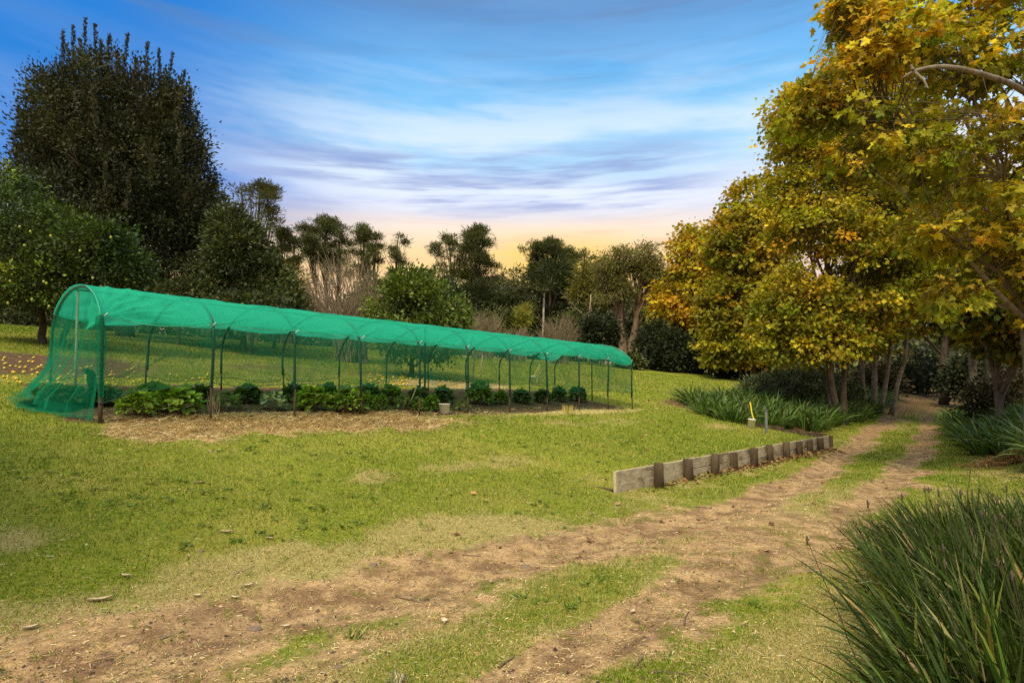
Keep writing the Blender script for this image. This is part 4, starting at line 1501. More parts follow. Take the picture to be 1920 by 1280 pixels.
# --- tall dark evergreen on the left, with upright shoots
def dark_evergreen():
    Y = 28.0
    base = on_ground(235, Y)
    envs = [E(212, 262, 148, 160, Y, 3.4), E(225, 400, 175, 190, Y, 3.9), E(130, 330, 85, 150, Y, 2.4), E(330, 360, 65, 160, Y, 2.3), E(185, 188, 88, 58, Y, 2.0),
            E(285, 238, 66, 88, Y, 2.0), E(345, 470, 65, 110, Y, 2.2), E(72, 330, 32, 90, Y, 1.2), E(215, 340, 120, 200, Y, 1.0), E(120, 200, 60, 70, Y, 1.6), E(330, 240, 45, 90, Y, 1.4)]
    pal = [(.032, .038, .013, 5), (.048, .054, .018, 3), (.022, .026, .010, 3)]
    root = tree('evergreen_tree', base, 'tallest dark evergreen tree with upright shoots at the top', 'tree', envs, 2500, 64, .42, tpl_rhomb(.24, .05), .165, pal, M['leaf_dark'], 'bark_dark',
                r0=.35, n_limb=12, twigs=.15, shell=.34, gap=.22, gscale=.9, flat=1.1, droop=-.6, out=.5, up=.2, patch=1.2)
    # upright leafy shoots standing out of the outline
    pts, ax = [], []
    b = MB()
    tips = [(118, 55, 60), (137, 50, 62), (160, 38, 75), (178, 48, 58), (205, 66, 60), (190, 78, 40), (240, 66, 60), (276, 82, 62), (298, 95, 56), (325, 100, 70), (345, 135, 60), (358, 165, 50), (372, 210, 55), (388, 280, 60),
            (80, 132, 50), (100, 140, 45), (57, 170, 50), (35, 200, 60), (42, 240, 60), (395, 330, 55), (380, 250, 50), (125, 85, 60), (150, 75, 50), (170, 90, 60), (222, 105, 50), (255, 110, 60), (310, 130, 60), (68, 210, 50), (30, 270, 50), (335, 170, 60)]
    tips += [(rng.uniform(60, 370), rng.uniform(150, 480), rng.uniform(35, 65)) for _ in range(10)]
    for k, (px, py, ln) in enumerate(tips):
        Ys = Y + rng.uniform(-1.5, 1.0) if k < 30 else Y - 3.4 + ((px - 215) / 170) ** 2 * 2.6
        t = np.array(P(px, py, Ys))
        L = ln * Ys / FPX * 1.5
        a = t - (rng.normal(0, .12) + (px - 215) / 170 * .22 * L, rng.normal(0, .1), L)
        n = int(115 * L)
        s = rng.uniform(0.05, 1, n)
        pp = a[None, :] * (1 - s[:, None]) + t[None, :] * s[:, None]
        th = rng.uniform(0, 2 * np.pi, n)
        o = np.stack([np.cos(th), np.sin(th), np.full(n, 1.25)], -1)
        pts.append(pp + rng.normal(0, .035, (n, 3)) * (1.4 - s[:, None]))
        ax.append(o)
    pts, ax = np.concatenate(pts), np.concatenate(ax)
    n = len(pts)
    scatter('shoots', tpl_rhomb(.20, .05), pts, ax, rng.normal(0, .5, (n, 3)) + (0, 0, .6), .15 * rng.uniform(.7, 1.25, n), pick([(.046, .046, .018, 4), (.070, .066, .026, 2)], n), M['leaf_dark'], root, tuple(base))


dark_evergreen()


# --- citrus and camellia trees of the orchard
def lemon_tree():
    Y = 19.0
    base = on_ground(78, Y + .6)
    envs = [E(75, 455, 70, 62, Y, 1.6), E(165, 470, 75, 55, Y, 1.5), E(10, 500, 80, 80, Y, 1.8), E(110, 535, 110, 55, Y, 1.9), E(225, 500, 48, 45, Y, 1.1), E(0, 410, 50, 60, Y, 1.4), E(15, 345, 32, 40, Y + 2, 1.2), E(120, 420, 30, 26, Y, .8), E(205, 450, 28, 26, Y, .7)]
    pal = [(.048, .080, .014, 4), (.032, .055, .012, 5), (.10, .155, .022, 1.8), (.19, .26, .035, .8)]
    root = tree('lemon_tree', base, 'dense lemon tree with a few fruit, left of the tunnel end', 'tree', envs, 860, 54, .34, LEAFTPL, .115, pal, M['leaf_glossy'], 'bark_dark',
                top=tuple(base + Vector((-.3, .1, 2.6))), r0=.13, n_limb=12, twigs=.4, shell=.30, gap=.26, gscale=1.1, flat=.9, droop=.0, up=.55, clump_var=.3, patch=2.0,
                extra_trunks=[(base + Vector((.45, .1, 0)), tuple(base + Vector((1.3, .2, 2.4))))], group='orchard trees')
    for px, py in ((95, 442), (57, 434), (46, 460), (12, 508), (19, 527), (82, 528), (87, 531), (208, 445), (174, 521), (60, 561), (92, 574), (15, 568), (37, 425), (150, 470)):
        p = P(px, py, Y - 1.85)
        b = MB()
        r = .034
        b.lathe((0, 0, 0), [(.001, -r * 1.25), (r * .5, -r * 1.02), (r * .86, -r * .55), (r, 0), (r * .88, r * .55), (r * .5, r), (.001, r * 1.12)], 10)
        o = b.build('lemon', M['lemon_green'], root)
        o.location = p - base
    return root


lemon_tree()
CAM = [(.052, .068, .018, 4), (.034, .046, .014, 4), (.09, .11, .03, 2), (.15, .17, .055, .8)]
tree('camellia_tree', on_ground(455, 27.0), 'dark glossy leaved tree at the right foot of the tall evergreen', 'tree',
     [E(455, 500, 65, 85, 26.5, 1.7), E(410, 540, 60, 70, 26.5, 1.6), E(500, 545, 55, 60, 26.5, 1.5), E(440, 440, 45, 50, 26.8, 1.3), E(520, 575, 45, 35, 26, 1.2)],
     640, 48, .40, tpl_rhomb(.26, .08), .185, CAM, M['leaf_glossy'], 'bark', r0=.13, n_limb=10, twigs=.4, shell=.30, gap=.26, gscale=.9, flat=.9, up=.5, group='orchard trees')
CIT = [(.095, .140, .018, 4), (.06, .092, .016, 4), (.17, .22, .03, 2), (.26, .31, .055, .7)]
b0 = on_ground(771, 23.5)
tree('citrus_tree', b0, 'round bright green citrus tree above the middle of the tunnel', 'tree',
     [E(785, 575, 75, 50, 23.3, 1.5), E(740, 590, 50, 40, 23.3, 1.2), E(835, 590, 40, 38, 23.3, 1.1), E(770, 540, 45, 28, 23.5, 1.0), E(790, 640, 80, 30, 23.4, 1.5)],
     420, 44, .34, LEAFTPL, .15, CIT, M['leaf_glossy'], 'bark_dark', top=tuple(b0 + Vector((.1, .1, 1.9))), r0=.11, n_limb=12, twigs=.6, shell=.16, gap=.3, gscale=1.1, flat=.9, up=.5, group='orchard trees', first=.28)
for px, Y, col, label in ((466, 24.5, CAM, 'small orchard tree with a forked trunk, seen through the second bay of net'), (510, 30.0, CAM, 'farther small orchard tree seen through the net left of the third hoop'), (330, 25.0, CAM, 'small orchard tree with dark trunk in the shade behind the first bay')):
    b0 = on_ground(px, Y)
    k = Y / FPX
    py0 = 745 - (b0.z - EYE) / k
    tree('orchard_tree', b0, label, 'tree', [E(px - 15, py0 - 85, 62, 30, Y, 1.3), E(px + 35, py0 - 92, 50, 32, Y, 1.1), E(px - 50, py0 - 72, 35, 20, Y, .9)], 120, 40, .34, LEAFTPL, .16, col, M['leaf_glossy'], 'bark_dark',
         top=tuple(b0 + Vector((.2, 0, 1.9))), r0=.09, n_limb=9, twigs=.5, shell=.3, gap=.25, flat=.8, up=.5, group='orchard trees', first=.25)


# --- bare many-stemmed shrubs
def bare_shrub(name, bases, fan, Y, n, label, r=.014, pal='twig', branch=2, spread_=.3, group=None):
    """fan: list of (px, py) tip positions to reach"""
    base = Vector(bases[0])
    b = MB()
    for k in range(n):
        bs = Vector(bases[k % len(bases)])
        cx_, cy_, rx, ry = fan
        a = rng.uniform(0, 2 * np.pi)
        q = rng.uniform(.25, 1) ** .5
        tip = np.array(P(cx_ + rx * q * math.cos(a), cy_ + ry * q * math.sin(a), Y + rng.normal(0, .35) * rx * Y / FPX))
        st = np.array(bs) + rng.normal(0, .12, 3) * (1, 1, 0)
        pth = jitter_path(st, tip, 8, .07, rise=.0)
        hz = (tip - st) * np.array([1, 1, 0])
        pth[:, :2] -= (hz[:2][None] * (.35 * np.sin(np.pi * np.linspace(0, 1, 8)) * .5)[:, None])
        b.tube(pth, np.linspace(r * 1.5, r * .35, 8), 4, False)
        for m in range(branch):
            i = int(rng.integers(3, 7))
            L = np.linalg.norm(tip - st)
            e = pth[i] + rng.normal(0, spread_ * .35, 3) * L * .5 + (tip - st) * .22
            b.tube(jitter_path(pth[i], e, 5, .1), np.linspace(r * .6, r * .25, 5), 3, False)
    o = b.build(name, M[pal], offset=base)
    o.location = base
    return tag(o, label, 'shrub', group)


Yb = 27.0
bare_shrub('bare_shrub', [on_ground(640, Yb), on_ground(680, Yb), on_ground(648, Yb - .4)], (640, 535, 82, 62), Yb, 230, 'tall leafless shrub of upright brown twigs behind the tunnel', .018, branch=3)
for cx_, cy_, rx, ry, Y, n, label in ((905, 608, 42, 24, 46, 170, 'pale leafless bush between the citrus tree and the power pole'), (1048, 618, 46, 30, 50, 200, 'grey brown rounded bare bush right of the power pole'), (968, 628, 36, 16, 48, 120, 'low reddish bare bush left of the power pole')):
    bare_shrub('bare_bush', [on_ground(cx_, Y), on_ground(cx_ + 12, Y), on_ground(cx_ - 12, Y)], (cx_, cy_, rx, ry), Y, n, label, .022, branch=3, spread_=.5)

# --- pines on the skyline
PINE = [(.072, .084, .023, 5), (.048, .058, .018, 4), (.115, .125, .035, 2)]
PINEL = [(.085, .088, .022, 5), (.055, .060, .018, 4), (.13, .12, .035, 1)]


def pine(px, Y, crowns, label, pal=PINE, r0=.2, bare=.3, npad=15, fill=1.0):
    """crowns: list of (centre px, top, bottom, half width) - each is filled with flat layered pads round its own stem"""
    base = on_ground(px, Y)
    envs = []
    k = Y / FPX
    for cx_, t_, b_, hw in crowns:
        m = max(5, int(npad * (hw * (b_ - t_)) / 2600 * 1.5))
        for i in range(m):
            f = (i + rng.uniform(.1, .9)) / m
            wdt = hw * (.38 + .75 * math.sin(math.pi * min(1, .12 + f * .80)))
            ox = rng.uniform(-1, 1) * wdt * (.85 if f > .12 else .25)
            rx = rng.uniform(.26, .48) * hw
            ry = rng.uniform(.45, .75) * rx * (1.0 if f < .2 else .62)
            envs.append((np.array(P(cx_ + ox, t_ + ry + f * (b_ - t_ - ry), Y + rng.uniform(-.8, .8) * wdt * k)), np.array([rx * k, rx * k, max(ry * k, .25)])))
    c0 = crowns[0]
    ex = [(base + Vector((.5 * j, .2, 0)), tuple(P(c[0], c[1] + (c[2] - c[1]) * .25, Y))) for j, c in enumerate(crowns[1:], 1)]
    vol = sum(float(e[1].prod()) ** (2 / 3) for e in envs)
    n_cl = int(vol * 21.0 * fill)
    return tree('pine_tree', base, label, 'pine', envs, n_cl, 34, .42, NEEDLE2, .40, pal, M['needle'], 'bark_dark', top=tuple(P(c0[0], c0[1] + (c0[2] - c0[1]) * .15, Y)), r0=r0, n_limb=len(envs), twigs=.35, shell=.45, gap=.0,
                flat=.6, droop=-.7, up=.2, out=.3, first=bare, group='pines on the skyline', curve=.10, wob=.05, twig_r=.04, extra_trunks=ex, clump_var=.25)


pine(462, 62, [(488, 338, 400, 40), (512, 385, 430, 26), (452, 345, 372, 22)], 'leaning open pine beside the evergreen, its bare limbs showing', PINEL, r0=.22, fill=.8)
pine(528, 66, [(528, 425, 520, 36), (552, 450, 510, 22)], 'short bushy pine between the leaning pine and the bare shrub', PINEL)
pine(605, 70, [(610, 405, 500, 42), (575, 412, 480, 26), (640, 440, 520, 28)], 'broad pine with a rounded top right above the bare shrub', PINE)
pine(682, 72, [(682, 420, 520, 34), (705, 440, 500, 18)], 'slim pine between the broad pine and the small lone pine', PINE)
pine(737, 74, [(745, 437, 520, 27)], 'small lone pine left of the gap in the skyline', PINE)
pine(855, 72, [(843, 438, 540, 34)], 'thin pine with separated tufts, left of the tallest pine', PINE, bare=.5, fill=.8)
pine(893, 70, [(893, 420, 560, 42)], 'tallest pine in the middle of the skyline', PINE, fill=1.1)
pine(1030, 76, [(1035, 445, 540, 44), (1000, 450, 520, 22), (1064, 462, 520, 22)], 'flat topped pine above the power pole', PINE, fill=1.1)
pine(1094, 80, [(1096, 467, 525, 24)], 'small dark pine top right of the power pole', PINE)
base = on_ground(1030, 68)
tree('cypress_tree', base, 'broad dark conifer behind the power pole', 'tree', [E(1030, 560, 45, 62, 68), E(1010, 585, 32, 50, 68), E(1060, 575, 34, 58, 68), E(1030, 520, 36, 30, 69)], 240, 46, .9, NEEDLE2, .7,
     [(.045, .058, .018, 5), (.030, .040, .014, 4), (.075, .088, .028, 1.5)], M['needle'], 'bark_dark', r0=.3, twigs=.2, shell=.15, gap=.25, gscale=.3, flat=.4, droop=.2)
base = on_ground(893, 66)
tree('cypress_tree', base, 'dark bushy conifer skirt under the tallest pine', 'tree', [E(895, 575, 36, 42, 66), E(870, 590, 26, 32, 66), E(920, 590, 22, 35, 66)], 130, 46, .9, NEEDLE2, .7,
     [(.045, .056, .018, 5), (.030, .040, .014, 4)], M['needle'], 'bark_dark', r0=.3, twigs=.2, shell=.15, gap=.25, gscale=.3, flat=.4, droop=.2)

# --- eucalypts
GUM = [(.18, .17, .046, 4), (.12, .118, .036, 4), (.26, .225, .068, 2)]
GUMG = [(.11, .13, .052, 4), (.075, .092, .04, 4), (.16, .175, .08, 2)]
GUMY = [(.16, .15, .030, 4), (.11, .11, .026, 3), (.22, .19, .04, 2)]
DROOP = tpl_rhomb(.13, .05)
b0 = on_ground(1172, 56)
tree('gum_tree', b0, 'spreading gum tree with a thick forked brown trunk', 'tree',
     [E(1165, 490, 40, 24, 56), E(1205, 480, 36, 22, 56), E(1140, 515, 34, 24, 56), E(1225, 520, 26, 34, 56), E(1180, 525, 50, 30, 56.5), E(1145, 545, 40, 24, 55.5), E(1222, 558, 24, 24, 56)],
     460, 44, .70, DROOP, .32, GUM, M['leaf'], 'bark_gum', top=tuple(P(1160, 520, 56)), r0=.52, n_limb=26, twigs=.8, shell=.28, gap=.42, gscale=.55, flat=.6, droop=.5, first=.42, clump_var=.3,
     extra_trunks=[(b0 + Vector((.35, .1, 0)), tuple(P(1200, 525, 56.3)))], twig_r=.05, curve=.2)
tree('gum_tree', on_ground(1118, 60), 'yellowish rounded gum left of the spreading gum', 'tree', [E(1108, 520, 26, 26, 60), E(1128, 545, 30, 28, 60), E(1098, 548, 20, 22, 60), E(1135, 505, 18, 16, 60)], 190, 44, .75, DROOP, .42, GUMY, M['leaf'], 'bark_gum',
     r0=.2, n_limb=10, twigs=.5, shell=.18, gap=.3, gscale=.5, flat=.7, droop=.5)
tree('gum_tree', on_ground(965, 78), 'grey green gum with drooping lumps, left of the power pole', 'tree', [E(962, 530, 22, 24, 78), E(945, 545, 20, 24, 78), E(980, 545, 20, 34, 78), E(930, 560, 16, 30, 78), E(965, 575, 30, 30, 78)], 190, 44, .9, DROOP, .5, GUMG, M['leaf'], 'bark_gum',
     r0=.25, n_limb=10, twigs=.4, shell=.16, gap=.28, gscale=.5, flat=.8, droop=.6)
tree('wattle_tree', on_ground(982, 58), 'small bright yellow green feathery tree left of the power pole', 'tree', [E(978, 600, 14, 14, 58), E(986, 585, 8, 14, 58), E(968, 608, 12, 8, 58)], 50, 40, .55, NEEDLE2, .40, [(.26, .26, .04, 3), (.18, .19, .03, 2)], M['leaf'], 'bark',
     r0=.08, n_limb=6, twigs=.4, flat=.5, gap=.2)
# dead pale tree
b0 = on_ground(1104, 55)
b = MB()
b.tube(jitter_path(b0, P(1108, 552, 55), 10, .03), np.linspace(.13, .05, 10), 7)
for (ax_, ay_), (ex, ey), r in (((1106, 600), (1050, 548), .06), ((1080, 578), (1060, 578), .035), ((1106, 585), (1112, 553), .05), ((1106, 605), (1122, 600), .03), ((1105, 578), (1075, 560), .035), ((1106, 612), (1085, 596), .03)):
    b.tube(jitter_path(P(ax_, ay_, 55), P(ex, ey, 55 - rng.uniform(0, 2)), 8, .16), np.linspace(r, r * .35, 8), 6, False)
o = b.build('dead_tree', M['bark_pale'], offset=b0)
o.location = b0
tag(o, 'dead pale tree with crooked bare branches left of the spreading gum', 'tree')

# --- dark bushes between the trees
BUSHD = [(.030, .042, .014, 4), (.020, .029, .011, 4), (.05, .065, .02, 2)]
BUSHG = [(.085, .102, .028, 4), (.055, .068, .021, 3), (.13, .15, .044, 2)]


def bush(px, py, rx, ry, Y, label, pal=BUSHD, n=90, per=40, size=.26, rc=.55, tpl=None, mat='leaf_dark', envs=None, name='bush'):
    base = on_ground(px, Y)
    ev = envs or [E(px, py, rx, ry, Y), E(px - rx * .5, py + ry * .35, rx * .6, ry * .7, Y), E(px + rx * .5, py + ry * .3, rx * .6, ry * .7, Y)]
    return tree(name, base, label, 'bush', ev, n, per, rc, tpl or LEAFTPL, size, pal, M[mat], 'bark_dark', r0=.07, n_limb=7, twigs=.2, shell=.18, gap=.25, gscale=.6, flat=.8, up=.4)


bush(1126, 622, 30, 34, 50, 'dark rounded bush left of the gum trunk', n=150)
bush(1236, 645, 40, 40, 52, 'dark bush right of the gum trunk', n=170)
bush(1262, 655, 44, 36, 50, 'dark bush under the golden tree, left of its trunk', n=140)
bush(1330, 660, 48, 34, 52, 'dark bush under the golden tree, right of its trunk', n=150)
bush(925, 600, 34, 22, 58, 'olive bush behind the pale bare bush', BUSHG, 90)
bush(1085, 610, 26, 26, 56, 'olive bush under the dead tree', BUSHG, 90)
bush(545, 555, 40, 45, 44, 'light olive bush between glossy tree and bare shrub', GUMY, 130, size=.22, mat='leaf')
bush(700, 560, 30, 36, 50, 'olive bush behind the bare shrub on its right', BUSHG, 100)
bush(835, 560, 30, 34, 60, 'dark bush below the thin pine', BUSHD, 100)
bush(1178, 682, 18, 10, 49, 'green bush at the foot of the gum trunk', BUSHG, 80)
bush(395, 420, 36, 70, 34, 'dark green tree top right behind the tall evergreen', BUSHG, 200, size=.22)
bush(1385, 680, 40, 28, 47, 'dark bush at the end of the field by the plane trees', BUSHD, 110)


# --- far woods closing the view
def far_woods():
    pos, pal = [], []
    for px in range(-60, 2000, 13):
        Y = rng.uniform(88, 104)
        top = np.interp(px, [-60, 400, 560, 700, 800, 930, 1080, 1240, 1300, 1600, 1660, 1720, 1960], [560, 560, 590, 590, 565, 560, 560, 560, 610, 615, 640, 640, 620]) + rng.normal(0, 12)
        base_z = h1(*(P(px, 700, Y).xy))
        zt = P(px, top, Y).z
        x0 = P(px, 700, Y).x
        for k in range(36):
            pos.append((x0 + rng.normal(0, 1.2), Y + rng.normal(0, 2), base_z + (zt - base_z) * rng.uniform(0, 1) ** .7))
    # under the planes at the end of the drive
    for k in range(900):
        px = rng.uniform(1400, 1990)
        Y = rng.uniform(62, 84)
        p = P(px, rng.uniform(635, 740), Y)
        pos.append(tuple(p))
    c = np.array(pos)
    c[:, 2] = np.maximum(c[:, 2], H(c[:, 0], c[:, 1]) + .3)
    per = 26
    n = len(c) * per
    ci = np.repeat(np.arange(len(c)), per)
    p = c[ci] + rng.normal(0, .75, (n, 3))
    cols = (pick([(.050, .060, .021, 4), (.075, .082, .028, 3), (.034, .042, .016, 3), (.11, .108, .038, 1.5)], len(c), .25))[ci] * np.exp(rng.normal(0, .15, (n, 1)))
    o = scatter('far_woods', LEAFTPL, p, rng.normal(0, 1, (n, 3)), rng.normal(0, .6, (n, 3)) + (0, -.3, .6), .62 * rng.uniform(.6, 1.3, n), cols, M['leaf_dark'])
    tag(o, 'dark wooded backdrop beyond the field and the end of the drive', 'woods', kind='stuff')


far_woods()

# --- plane trees turning yellow along the drive
MAPLE, STAR = tpl_maple(), tpl_star()
GP = 'plane trees turning yellow along the drive'


def plane(base, label, envs, n_cl, per, rc, size, pal, tpl=STAR, top=None, r0=.2, n_limb=16, extra=(), bark='bark', gap=.40, shell=.32, first=.22, gscale=.7, twigs=.6, **kw):
    return tree('plane_tree', base, label, 'tree', envs, n_cl, per, rc, tpl, size, pal, M['leaf_autumn'], bark, top=top, r0=r0, n_limb=n_limb, group=GP, extra_trunks=extra, gap=gap, shell=shell, first=first,
                gscale=gscale, flat=.5, droop=.35, up=.75, out=.55, twigs=twigs, clump_var=.34, leaf_var=.28, patch=1.6, **kw)


b0 = on_ground(1290, 54)
plane(b0, 'golden yellow plane tree at the field edge, farthest of the row', [E(1305, 480, 45, 62, 54), E(1285, 560, 60, 60, 54), E(1330, 560, 60, 80, 54), E(1255, 600, 38, 35, 54), E(1335, 645, 60, 42, 54), E(1265, 640, 36, 30, 54)], 600, 40, .85, .30, AUT['gold'],
      top=tuple(P(1302, 470, 54)), r0=.26, first=.35, bark='bark')
b0 = on_ground(1410, 46)
plane(b0, 'dark olive plane tree between the golden tree and the big yellow one', [E(1400, 400, 48, 75, 46), E(1375, 470, 52, 80, 46), E(1420, 500, 60, 110, 46), E(1370, 590, 62, 85, 46), E(1440, 620, 70, 66, 46), E(1370, 655, 56, 36, 45), E(1440, 665, 50, 34, 45)], 820, 40, .75, .27, AUT['olive'],
      top=tuple(P(1402, 380, 46)), r0=.26)
b0 = on_ground(1566, 25.5)
t1 = plane(b0, 'big yellow green plane tree with a pale thick trunk left of the drive', [E(1560, 300, 110, 130, 25), E(1500, 230, 62, 70, 24.5, 1.6), E(1620, 200, 110, 130, 25.5), E(1545, 450, 110, 100, 24.5), E(1510, 560, 80, 80, 25), E(1620, 520, 90, 90, 24.5), E(1480, 400, 48, 90, 25, 1.6), E(1590, 590, 80, 50, 25), E(1490, 645, 66, 46, 25.5, 1.3), E(1640, 440, 90, 110, 24.5, 2), E(1445, 600, 40, 60, 26, 1.2), E(1560, 640, 60, 40, 24, 1.2), E(1600, 630, 40, 34, 26, 1.0)],
           1500, 42, .50, .145, AUT['yelgreen'], tpl=STAR, top=tuple(P(1555, 260, 25.5)), r0=.165, n_limb=24, extra=[(b0 + Vector((.45, .1, 0)), tuple(P(1595, 400, 25.8))), (b0 + Vector((.2, -.2, 0)), tuple(P(1520, 480, 25)))])
b0 = on_ground(1637, 31)
plane(b0, 'many stemmed plane tree behind the big one on the left of the drive', [E(1650, 380, 80, 130, 32), E(1690, 300, 80, 120, 32), E(1640, 560, 70, 70, 31.5), E(1700, 520, 60, 80, 32), E(1620, 630, 50, 44, 31)], 760, 36, .6, .21, AUT['olive'],
      top=tuple(P(1650, 420, 32)), r0=.15, n_limb=20, extra=[(b0 + Vector((.5, .2, 0)), tuple(P(1690, 460, 32))), (b0 + Vector((1.1, .4, 0)), tuple(P(1720, 500, 32))), (b0 + Vector((-.4, .2, 0)), tuple(P(1610, 540, 31)))], bark='bark_pale')
b0 = on_ground(1768, 43)
plane(b0, 'dark trunked plane tree straight down the end of the drive', [E(1770, 520, 80, 70, 43), E(1720, 590, 50, 40, 43), E(1810, 600, 50, 50, 43), E(1760, 420, 90, 90, 44)], 520, 36, .75, .26, AUT['green'],
      top=tuple(P(1770, 520, 43)), r0=.30, bark='bark_dark', first=.4)
b0 = on_ground(1836, 27)
plane(b0, 'leaning pale trunked plane tree right of the drive', [E(1820, 430, 100, 110, 26), E(1760, 500, 80, 60, 25), E(1870, 540, 70, 90, 26), E(1840, 600, 50, 34, 26), E(1900, 430, 70, 100, 26)], 760, 36, .55, .19, AUT['yelgreen'],
      top=tuple(P(1800, 480, 26.5)), r0=.2, extra=[(b0 + Vector((.7, .3, 0)), tuple(P(1860, 520, 27)))], bark='bark_pale')
b0 = on_ground(1868, 19)
plane(b0, 'thin plane tree between the leaning tree and the nearest trunk', [E(1890, 480, 70, 120, 18.5, 1.5), E(1840, 560, 50, 60, 18, 1.2), E(1890, 630, 40, 46, 18.5, 1.0), E(1925, 560, 50, 90, 18.5, 1.2)], 420, 34, .42, .17, AUT['green'],
      top=tuple(P(1880, 420, 18.8)), r0=.13, bark='bark')


def near_plane():
    Y = 12.2
    base = on_ground(1932, Y)
    envs = [E(1520, 200, 60, 42, 11.6, .6), E(1500, 255, 50, 34, 11.8, .6), E(1640, 40, 80, 55, 11.4, .9), E(1650, 60, 80, 50, 11.3, .9), E(1580, 15, 40, 26, 11.2, .5), E(1590, 12, 44, 22, 11.2, .5), E(1600, 20, 50, 24, 11.3, .5), E(1600, 130, 60, 40, 11.3, .6), E(1610, 120, 60, 40, 11.3, .6), E(1510, 215, 66, 46, 11.6, .6), E(1760, 300, 110, 90, 11.2, 1.3), E(1690, 100, 110, 80, 11.0, 1.2), E(1840, 120, 130, 130, 11.5, 1.6), E(1640, 260, 100, 80, 11.2, 1.0), E(1850, 420, 110, 80, 11.5, 1.2), E(1760, 450, 90, 50, 11.4, .9),
            E(1980, 300, 120, 250, 12, 1.8), E(1560, 180, 70, 50, 11.3, .7), E(1960, 560, 70, 80, 12, .9), E(1900, -80, 300, 90, 11.5, 2.5), E(2130, 200, 160, 260, 12.5, 2.2), E(1860, 655, 44, 34, 12, .6), E(1900, 480, 80, 70, 11.8, .9), E(1800, 560, 60, 40, 11.6, .7)]
    root = tree('plane_tree', base, 'nearest plane tree at the right edge, its limbs hanging over the drive', 'tree', envs, 1100, 19, .26, MAPLE, .145, AUT['yelgreen'], M['leaf_autumn'], 'bark',
                top=tuple(P(1935, -60, 12.4)), r0=.13, n_limb=22, group=GP, gap=.47, shell=.45, first=.3, gscale=1.7, flat=.45, droop=.45, up=.75, out=.4, twigs=.8, clump_var=.32, leaf_var=.28, patch=1.3, curve=.10, twig_r=.010)
    off = tuple(base)
    b = MB()
    def seq(pts, r):
        p = np.array([P(a, c, d) for a, c, d in pts])
        t = np.linspace(0, len(p) - 1, 24)
        q = np.stack([np.interp(t, np.arange(len(p)), p[:, i]) for i in range(3)], -1)
        for _ in range(2):
            q[1:-1] = (q[:-2] + 2 * q[1:-1] + q[2:]) / 4
        rr = np.interp(t, np.linspace(0, len(p) - 1, len(r)), r) * (1 + .06 * np.sin(t * 9))
        b.tube(q, rr, 9)
    seq([(1965, 200, 12.3), (1900, 158, 10.3), (1845, 140, 9.6), (1800, 128, 9.4), (1760, 124, 9.4), (1715, 132, 9.4), (1690, 148, 9.5)], [.07, .050, .043, .036, .034, .028, .010])
    seq([(1712, 131, 9.4), (1708, 122, 9.4)], [.027, .014])
    seq([(1716, 136, 9.4), (1732, 150, 9.35), (1740, 166, 9.3)], [.022, .018, .012])
    seq([(1930, 250, 12.3), (1850, 262, 11.6), (1780, 270, 11.5)], [.04, .03, .01])
    seq([(1935, 60, 12.4), (1870, 80, 11.5), (1800, 40, 11.0), (1740, 0, 10.8), (1690, -30, 10.8)], [.06, .05, .04, .03, .01])
    seq([(1945, 620, 12.2), (1880, 560, 11.8), (1820, 490, 11.5), (1780, 455, 11.4)], [.06, .05, .04, .015])
    b.build('overhanging_limb', M['limb'], root, offset=off)


near_plane()
# an unseen tree, added only to shade the corner of the lawn
b0 = Vector((-9.2, 1.0, h1(-9.2, 1.0)))
kk_ = lambda x, y, z, a, b_: (np.array([x, y, z]), np.array([a, a, b_]))
tree('added_shade_tree', b0, 'unseen leafy tree added to shade the corner of the lawn', 'tree', [kk_(-7.5, .5, 6.0, 1.6, 1.3), kk_(-9.0, 1.6, 6.6, 1.7, 1.4), kk_(-9.8, 3.0, 5.8, 1.5, 1.2)], 330, 40, .45, LEAFTPL, .20, CAM, M['leaf'], 'bark',
     top=(-9.0, 1.3, 6.4), r0=.16, n_limb=12, twigs=.5, shell=.4, gap=.25, flat=.6, first=.5)

# ------------------------------------------------------------------ strappy border plants
AGA = [(.085, .150, .026, 4), (.058, .110, .022, 3), (.135, .20, .038, 2), (.19, .22, .055, .6)]


def strappy_clump(name, n, L, wd, rad, pal=AGA, lean=.8, droop=(.15, .6)):
    th = rng.uniform(0, 2 * np.pi, n)
    r = rad * np.sqrt(rng.uniform(0, 1, n))
    base = np.stack([r * np.cos(th), r * np.sin(th), np.full(n, -.02)], -1)
    ln = rng.uniform(.15, lean, n)
    d = np.stack([np.cos(th) * ln, np.sin(th) * ln, np.ones(n)], -1) + rng.normal(0, .15, (n, 3))
    return straps(name, base, d, rng.uniform(.6, 1, n) * L, wd * rng.uniform(.7, 1.2, n), rng.uniform(*droop, n), pick(pal, n), M['leaf_glossy'])


protos = [strappy_clump('strappy_plant', 84, .85, .040, .20) for _ in range(4)]
n_used = [0]


def put_strappy(x, y, sc_, label, group):
    i = n_used[0]
    n_used[0] += 1
    o = protos[i] if i < 4 else protos[i % 4].copy()
    if i >= 4:
        COL.objects.link(o)
    o.location = (x, y, h1(x, y))
    o.rotation_euler = (random.uniform(-.08, .08), random.uniform(-.08, .08), random.uniform(0, 6.28))
    o.scale = (sc_, sc_, sc_ * random.uniform(.9, 1.1))
    tag(o, label, 'strappy plant', group)


def poisson(poly_fn, u0, u1, v0, v1, dmin, nmax, tries=6000):
    pts = []
    for _ in range(tries):
        u, v = rng.uniform(u0, u1), rng.uniform(v0, v1)
        if not poly_fn(u, v):
            continue
        if all((u - a) ** 2 + (v - b_) ** 2 > dmin ** 2 for a, b_ in pts):
            pts.append((u, v))
            if len(pts) >= nmax:
                break
    return pts


